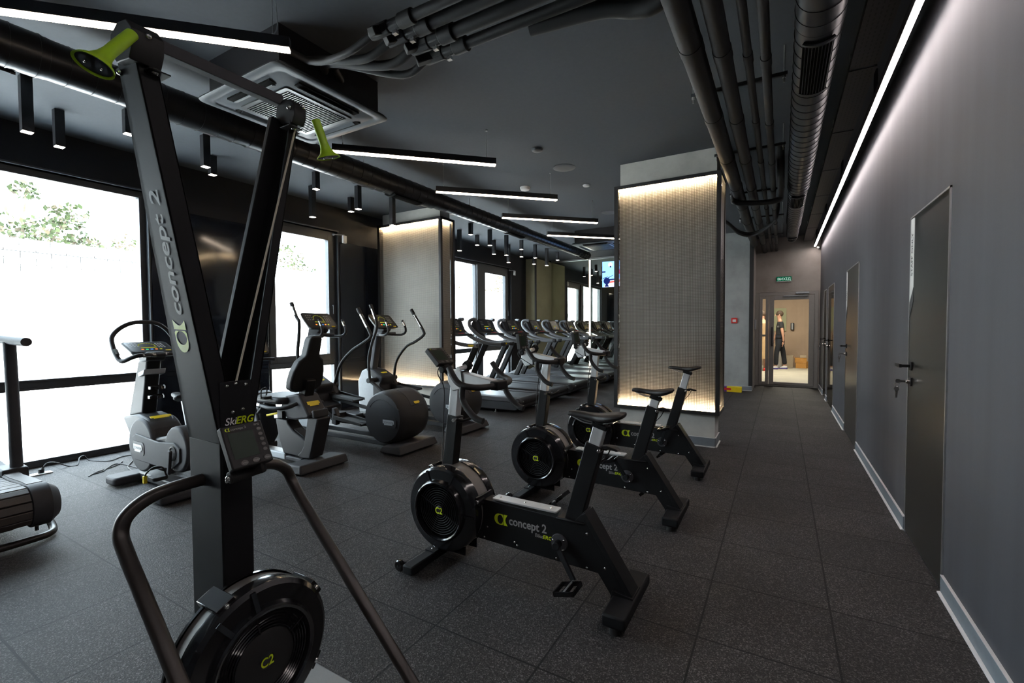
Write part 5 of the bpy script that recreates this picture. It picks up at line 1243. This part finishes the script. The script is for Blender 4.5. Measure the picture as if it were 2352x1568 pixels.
MB().box((-5.35, .25, .05), (-4.2, .85, .16)).build('chassis', 'blackrub', cu, bevel=.01)
for y in (.93, .17): MB().cyl((-4.12, y, .035), (-4.12, y, .14), .010, 10).build('levelling_screw', 'chrome', cu)

cu.location.y += .035
# ---- floor socket and cables by the widest window
t = thing('floor_socket', 'white floor power strip by the widest window', 'socket', (-5.83, 1.40, 0))
MB().box((-5.88, 1.29, 0), (-5.80, 1.48, .012)).build('plate', 'white', t, bevel=.003)
MB().cyl((-5.84, 1.41, .012), (-5.84, 1.41, .05), .022, 14).cyl((-5.84, 1.42, .05), (-5.82, 1.42, .066), .010, 10).build('plug', 'blackrub', t)
c1 = MB().tube([(-5.83, 1.42, .06), (-5.86, 1.46, .09), (-5.92, 1.54, .06), (-5.93, 1.62, .006), (-5.90, 1.68, .006), (-5.99, 1.72, .05), (-6.04, 1.77, .055), (-6.02, 1.80, .006), (-5.9, 1.84, .006), (-5.80, 1.9, .006), (-5.88, 2.02, .006), (-5.85, 2.10, .006), (-5.62, 2.02, .006), (-5.4, 1.9, .006), (-5.2, 1.86, .006)], .005, 8, smooth=6).build('power_cable', 'dgrey')
tag(c1, 'dark power cable looping from the floor socket towards the upright bike', 'cable')
c2 = MB().tube([(-5.0, 1.95, .006), (-5.3, 1.93, .005), (-5.5, 1.92, .005), (-5.62, 1.88, .005), (-5.52, 1.78, .005), (-5.43, 1.72, .005), (-5.40, 1.63, .005), (-5.36, 1.60, .005), (-5.45, 1.68, .005), (-5.55, 1.86, .005), (-5.66, 1.95, .005)], .0045, 8, smooth=6).build('power_cable', 'dgrey')
tag(c2, 'second dark cable lying in a loop on the floor near the upright bike', 'cable')

# ---------------------------------------------------------------- beyond the exit door
struct('floor_beyond', MB().box((-3.0, 11.63, -.1), (3.0, 19.0, -.001)), 'beyondfloor', 'pale stone floor beyond the glazed door', 'floor')
struct('wall_beyond', MB().box((-.1 if False else -3.0, 17.5, 0), (3.0, 17.7, 3.0)), 'beyondwall', 'warm plaster wall beyond the glazed door', 'wall')
struct('wall_beyond_right', MB().box((.95, 11.76, 0), (1.1, 17.5, 3.0)), 'concb', 'right wall of the lit room beyond the glazed door', 'wall')
struct('wall_beyond_left', MB().box((-1.6, 11.8, 0), (-1.5, 17.5, 3.0)), 'concb', 'left wall of the lit room beyond the glazed door', 'wall')
struct('ceiling_beyond', MB().box((-3.0, 11.76, 2.9), (3.0, 17.6, 3.0)), 'concb', 'ceiling of the lit room beyond the glazed door', 'ceiling')
t = thing('ceiling_light', 'small white ceiling light beyond the glazed door', 'lamp', (.35, 15.5, 2.9))
M['lampb'] = emit('beyond_room_lamp', (1., .9, .74), 30.)
MB().box((.26, 15.2, 2.86), (.36, 15.9, 2.895)).build('housing', 'white', t); MB().box((.27, 15.21, 2.855), (.35, 15.89, 2.861)).build('diffuser', 'lampb', t)
def room_lamp(x, y, z, e, s):
    l = bpy.data.lights.new('beyond_room_light', 'AREA'); l.energy = e; l.size = s; l.color = (1, .9, .76)
    o = bpy.data.objects.new('beyond_room_light', l); COL.objects.link(o); o.location = (x, y, z)
room_lamp(-.1, 14.6, 2.84, 85, 1.2)
def box_thing(lo, hi, mt, lab, flap=True):
    t = thing('cardboard_box', lab, 'box', ((lo[0]+hi[0])/2, (lo[1]+hi[1])/2, lo[2]), 'boxes beyond the door')
    MB().box(lo, hi).build('carton', mt, t, bevel=.004)
    if flap: MB().beam((lo[0], (lo[1]+hi[1])/2-.1, hi[2]), (lo[0]-.04, (lo[1]+hi[1])/2-.1, hi[2]+.05), .3, .006).build('flap', mt, t)
box_thing((.41, 16.8, 0), (.70, 17.1, .16), 'card', 'lower orange cardboard box beyond the glazed door', False)
box_thing((.385, 16.8, .165), (.70, 17.1, .315), 'card', 'upper orange cardboard box stacked beyond the glazed door')
box_thing((.52, 16.86, .32), (.69, 17.05, .40), 'cardp', 'small brown box on top of the stacked orange boxes', False)
box_thing((.06, 16.9, 0), (.34, 17.2, .39), 'cardp', 'pale cardboard box behind the walking person')
box_thing((-.12, 17.0, 0), (.04, 17.3, .50), 'white', 'white carton behind the walking person', False)
box_thing((.71, 16.9, 0), (.82, 17.1, .2), 'card', 'small orange box at the right end of the stack', False)
t = thing('soap_dispenser', 'silver dispenser on the warm wall beyond the glazed door', 'dispenser', (.32, 17.5, 1.3))
MB().box((.27, 17.4, 1.19), (.37, 17.499, 1.415)).build('case', 'dgrey', t, bevel=.008); MB().box((.295, 17.392, 1.2), (.335, 17.401, 1.405)).build('front_strip', 'lgrey', t)
t = thing('notice_board', 'pale green board on the far wall beyond the glazed door', 'board', (-.1, 17.49, 1.6))
M['board'] = mat('pale_green_board', (.35, .36, .22), .7)
MB().box((-.28, 17.46, 1.15), (.15, 17.499, 1.9)).build('panel', 'board', t); MB().box((-.08, 17.45, 1.55), (-.05, 17.462, 1.8)).build('handle_strip', 'dgrey', t)

def skin_body(name, V_, E_, R_, mt, parent=None, sub=2):
    me = bpy.data.meshes.new(name); root = parent
    while root.parent is not None: root = root.parent
    off = ORG[root.name]
    me.from_pydata([tuple(V(v)-off) for v in V_], E_, []); o = bpy.data.objects.new(name, me); COL.objects.link(o)
    if parent: o.parent = parent
    me.materials.append(M[mt])
    sk_ = o.modifiers.new('skin', 'SKIN'); sk_.use_smooth_shade = True
    for i, r in enumerate(R_):
        me.skin_vertices[0].data[i].radius = r if isinstance(r, tuple) else (r, r)
    me.skin_vertices[0].data[0].use_root = True
    o.modifiers.new('sub', 'SUBSURF').levels = sub; o.modifiers['sub'].render_levels = sub
    return o
# person walking behind the door: faces left (-x), seen from the side and a little from behind
px, py = -.02, 16.2
pr = thing('person', 'person in black T-shirt and dark trousers walking behind the glazed door', 'person', (px, py, 0))
body = [(0, 0, .92), (0, 0, 1.08), (.0, 0, 1.24), (.0, 0, 1.40), (-.01, 0, 1.48), (-.025, 0, 1.56), (-.03, 0, 1.66), (-.02, 0, 1.73),     # 0-7 pelvis to crown
        (0, -.09, .90), (-.09, -.10, .50), (-.10, -.10, .09), (-.19, -.10, .045),                                                     # 8-11 near leg
        (0, .09, .90), (.09, .10, .50), (.14, .10, .10), (.06, .10, .045),                                                            # 12-15 far leg
        (.02, -.17, 1.40), (.06, -.21, 1.14), (.09, -.20, .92), (.085, -.195, .84),                                                       # 16-19 near arm
        (-.01, .17, 1.40), (-.07, .21, 1.14), (-.15, .20, .94), (-.165, .195, .86)]                                                        # 20-23 far arm
ed = [(0, 1), (1, 2), (2, 3), (3, 4), (4, 5), (5, 6), (6, 7), (0, 8), (8, 9), (9, 10), (10, 11), (0, 12), (12, 13), (13, 14), (14, 15), (3, 16), (16, 17), (17, 18), (18, 19), (3, 20), (20, 21), (21, 22), (22, 23)]
ra = [(.115, .15), (.10, .13), (.11, .15), (.10, .14), .055, .06, (.088, .078), (.05, .05), .075, .055, .042, .03, .075, .055, .042, .03, .052, .042, .03, .022, .052, .042, .03, .022]
bo = skin_body('body', [(px+x, py+y, z) for x, y, z in body], ed, ra, 'skin', pr)
# hands: palm and five fingers each
for sgn, (hx, hy_, hz) in ((1, (.085, -.195, .84)), (-1, (-.165, .195, .86))):
    hv = [(px+hx, py+hy_, hz), (px+hx-.004, py+hy_, hz-.07)]; he = [(0, 1)]; hr = [(.016, .026), (.014, .034)]
    for k in range(4):
        b0 = len(hv); yy = (k-1.5)*.018; L = (.065, .076, .072, .058)[k]
        hv += [(px+hx-.008, py+hy_+yy, hz-.08), (px+hx-.016, py+hy_+yy, hz-.08-L*.55), (px+hx-.030, py+hy_+yy, hz-.08-L)]; he += [(1, b0), (b0, b0+1), (b0+1, b0+2)]; hr += [.009, .008, .007]
    b0 = len(hv); hv += [(px+hx-.02, py+hy_-sgn*.035, hz-.045), (px+hx-.03, py+hy_-sgn*.042, hz-.085)]; he += [(0, b0), (b0, b0+1)]; hr += [.010, .008]
    skin_body('hand', hv, he, hr, 'skin', bo, 1)
cl = lambda ids, ext: [(px+body[i][0], py+body[i][1], body[i][2]) for i in ids]
ts = [0, 1, 2, 3, 16, 17, 20, 21]
tv = [(px+body[i][0], py+body[i][1], body[i][2]) for i in ts]; tv[0] = (px, py, .93); tv[5] = (px+.045, py-.195, 1.23); tv[7] = (px-.045, py+.195, 1.23); tv.append((px-.005, py, 1.455))
tee = skin_body('t_shirt', tv, [(0, 1), (1, 2), (2, 3), (3, 8), (3, 4), (4, 5), (3, 6), (6, 7)], [(.135, .17), (.118, .148), (.125, .168), (.118, .16), .066, .062, .066, .062, .07], 'cloth', bo)
jv = [(px, py, .90)]+cl([8, 9, 10], 0)+cl([12, 13, 14], 0); jv[3] = (jv[3][0], jv[3][1], .11); jv[6] = (jv[6][0], jv[6][1], .12)
skin_body('trousers', jv, [(0, 1), (1, 2), (2, 3), (0, 4), (4, 5), (5, 6)], [(.122, .158), .09, .075, .066, .09, .075, .066], 'jeans', bo)
for x, y, z in ((-.145, -.10, 0), (.10, .10, 0)):
    MB().prism([(px+x-.14, .0), (px+x+.11, .0), (px+x+.11, .045), (px+x-.12, .03)], 'y', py+y-.045, py+y+.045).build('shoe', 'purple', bo, bevel=.012)
    MB().prism([(px+x-.10, .03), (px+x+.10, .04), (px+x+.095, .095), (px+x+.02, .10), (px+x-.09, .055)], 'y', py+y-.042, py+y+.042).build('shoe', 'whiteprint', bo, bevel=.015)
hd = V((px-.03, py, 1.655))
hr_ = MB().ball(hd+V((.018, 0, .035)), .1, 18, (1.0, .86, 1.0)).build('hair', 'hair', bo)
fc_ = MB().ball(hd+V((-.10, 0, -.012)), .018, 8, (1, .7, 1.2))
for s in (-1, 1): fc_.ball(hd+V((.01, s*.08, -.01)), .022, 8, (.8, .4, 1.2))
fc_.build('face', 'skin', bo)
ey = MB()
for s in (-1, 1): ey.ball(hd+V((-.082, s*.032, .012)), .009, 8)
ey.box(hd+V((-.093, -.022, -.052)), hd+V((-.084, .022, -.046))); ey.build('eyes_and_mouth', 'hair', bo)
text('FITNESS', 'shirt_print', 'greyprint', tee, (px-.075, py-.178, 1.27), (1, 0, 0), (0, 0, 1), .05, depth=.002, sx=.7)
# beige coat of a second person seen through the side light
p2 = thing('person', 'person in long beige coat and orange shoes seen through the side light', 'person', (-.48, 15.5, 0))
ax_, ay = -.48, 15.5
b2 = [(0, 0, .9), (0, 0, 1.1), (0, 0, 1.28), (0, 0, 1.42), (0, 0, 1.5), (0, 0, 1.57), (0, 0, 1.66), (0, 0, 1.72), (-.08, 0, .88), (-.09, 0, .5), (-.09, 0, .09), (-.09, -.12, .04), (.08, 0, .88), (.09, 0, .5), (.09, 0, .09), (.09, -.12, .04), (-.17, 0, 1.4), (-.21, 0, 1.14), (-.2, -.05, .92), (-.2, -.06, .83), (.17, 0, 1.4), (.21, 0, 1.14), (.2, -.05, .92), (.2, -.06, .83)]
ob2 = skin_body('body', [(ax_+x, ay+y, z) for x, y, z in b2], ed, ra, 'skin', p2)
MB().lathe([(.06, 1.50), (.13, 1.47), (.185, 1.40), (.165, 1.18), (.155, 1.05), (.19, .7), (.215, .36), (.20, .36), (.05, .5)], (ax_, ay, 0), 'z', 28).tube([(ax_-.17, ay, 1.42), (ax_-.225, ay, 1.14), (ax_-.21, ay-.05, .90)], .065, 12).tube([(ax_+.17, ay, 1.42), (ax_+.225, ay, 1.14), (ax_+.21, ay-.05, .90)], .065, 12).build('coat', 'coat', ob2)
MB().lathe([(.168, 1.07), (.172, 1.05), (.168, 1.02)], (ax_, ay, 0), 'z', 28).build('belt', 'cloth', ob2)
MB().ball((ax_, ay+.02, 1.68), .105, 16).ball((ax_+.03, ay+.07, 1.56), .07, 12).build('hair', 'hair', ob2)
for s in (-1, 1): MB().box((ax_+s*.09-.045, ay-.2, 0), (ax_+s*.09+.045, ay+.06, .08)).build('shoe', 'orangeshoe' if 'orangeshoe' in M else 'red', ob2, bevel=.02)

# ---------------------------------------------------------------- outdoors
struct('ground_outside', MB().box((-40, -30, -.3), (-6.31, 45, -.14)), 'ground', 'pale paved yard outside the windows', 'ground')
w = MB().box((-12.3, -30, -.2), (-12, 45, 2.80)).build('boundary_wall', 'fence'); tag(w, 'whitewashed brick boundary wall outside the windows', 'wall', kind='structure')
MB().box((-12.36, -30, 2.80), (-11.93, 45, 2.86)).build('coping', 'ground', w)
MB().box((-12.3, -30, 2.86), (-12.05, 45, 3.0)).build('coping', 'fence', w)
def tree(x, y, h, blobs, lab, leafs, n=900, sz=.11):
    t = thing('tree', lab, 'tree', (x, y, -.14), 'trees beyond the boundary wall', )
    top = V((x, y, h))
    tr_ = MB().tube([(x, y, -.14), (x+.05, y+.1, h*.45), (x, y, h*.8)], .16, 10, smooth=4, r1=.05)
    for bx, by, bz, br in blobs: tr_.tube([(x+.03, y+.05, h*.45), (x+bx*.5, y+by*.5, (h*.45+bz)/2+.2), (x+bx, y+by, bz)], .06, 6, smooth=3, r1=.015)
    tr_.build('trunk', 'bark', t)
    lf = MB(); rnd = random.Random(int(x*10+y*7))
    tot = sum(b[3]**2 for b in blobs)
    for bx, by, bz, br in blobs:
        for _ in range(int(n*br*br/tot)):
            d = V((rnd.gauss(0, 1), rnd.gauss(0, 1), rnd.gauss(0, 1))).normalized()*br*(rnd.random()**.4)
            c = V((x+bx, y+by, bz))+V((d.x, d.y, d.z*.75)); lf.mat(0 if rnd.random() < leafs else 1)
            u = V((rnd.gauss(0, 1), rnd.gauss(0, 1), rnd.gauss(0, 1))).normalized(); v = u.cross(V((rnd.gauss(0, 1), rnd.gauss(0, 1), 1))).normalized(); s = sz*rnd.uniform(.6, 1.3)
            lf.face([lf.bm.verts.new(c+u*s*a+v*s*b*.6) for a, b in ((-1, 0), (0, -1), (1, 0), (0, 1))])
    f = lf.build('foliage', ['leaf', 'leaf2'], t); f['kind'] = 'stuff'
tree(-16.5, 3.7, 4.2, [(0, .2, 4.85, .33), (0, 1.0, 4.35, .5), (.2, .4, 3.75, .65), (0, -.6, 4.0, .6), (0, 1.3, 3.6, .5), (0, -1.1, 4.4, .5)], 'tallest green tree beyond the wall, left in the widest window', .75, 1300, .075)
tree(-17.5, 6.3, 3.6, [(0, 0, 3.9, .6), (0, .9, 3.6, .55), (0, -.6, 3.6, .45)], 'thin yellowing tree beyond the wall, right of the tallest tree', .3, 420, .06)
tree(-17, 8.3, 3.4, [(0, 0, 3.6, .4), (0, .7, 3.5, .35)], 'low reddish shrub tree showing above the wall at the window jamb', .3, 260, .06)
tree(-16.5, 11.6, 4.0, [(0, -.5, 4.2, .55), (0, -.3, 3.75, .55), (0, .2, 3.5, .5)], 'small green and pink tree in the second window', .55, 420, .07)
tree(-19, 23, 4.4, [(0, 0, 3.8, .9), (0, 1.3, 3.7, .8)], 'faint bush in the left pane of the far glazing', .3, 380, .09)
tree(-19, 31, 5.0, [(0, 0, 5.2, 1.1), (0, 1.4, 4.4, 1.0), (0, -1.0, 4.2, .9)], 'faint pale tree in the far balcony door pane', .2, 480, .1)

# ---------------------------------------------------------------- light and camera
wd = bpy.data.worlds.new('overcast_sky'); SC.world = wd; wd.use_nodes = True
bg = wd.node_tree.nodes['Background']; bg.inputs[0].default_value = (.72, .86, 1.0, 1); bg.inputs[1].default_value = 11.0
sn = bpy.data.lights.new('hazy_sun', 'SUN'); sn.energy = 28; sn.angle = math.radians(8); sn.color = (1., .98, .95)
so = bpy.data.objects.new('hazy_sun', sn); COL.objects.link(so); so.rotation_euler = (0, math.radians(28), math.radians(10))
# camera from the measured pose
yaw, pitch, roll, fpx, hh = .530180538, -.0313047949, -.00533953038, 1053.68, 1.32560862
fw = V((-math.sin(yaw)*math.cos(pitch), math.cos(yaw)*math.cos(pitch), math.sin(pitch))); r = V((math.cos(yaw), math.sin(yaw), 0)); u = r.cross(fw)
r2 = r*math.cos(roll)+u*math.sin(roll); u2 = u*math.cos(roll)-r*math.sin(roll)
cam = bpy.data.cameras.new('camera'); co = bpy.data.objects.new('camera', cam); COL.objects.link(co)
m3 = Matrix((r2, u2, -fw)).transposed(); co.matrix_world = Matrix.Translation((0, 0, hh)) @ m3.to_4x4()
cam.sensor_width = 36; cam.lens = fpx/2352*36; cam.clip_start = .05; cam.clip_end = 200
SC.camera = co
vs = SC.view_settings; vs.view_transform = 'Standard'; vs.look = 'None'; vs.gamma = 1; vs.exposure = .72; vs.use_curve_mapping = False
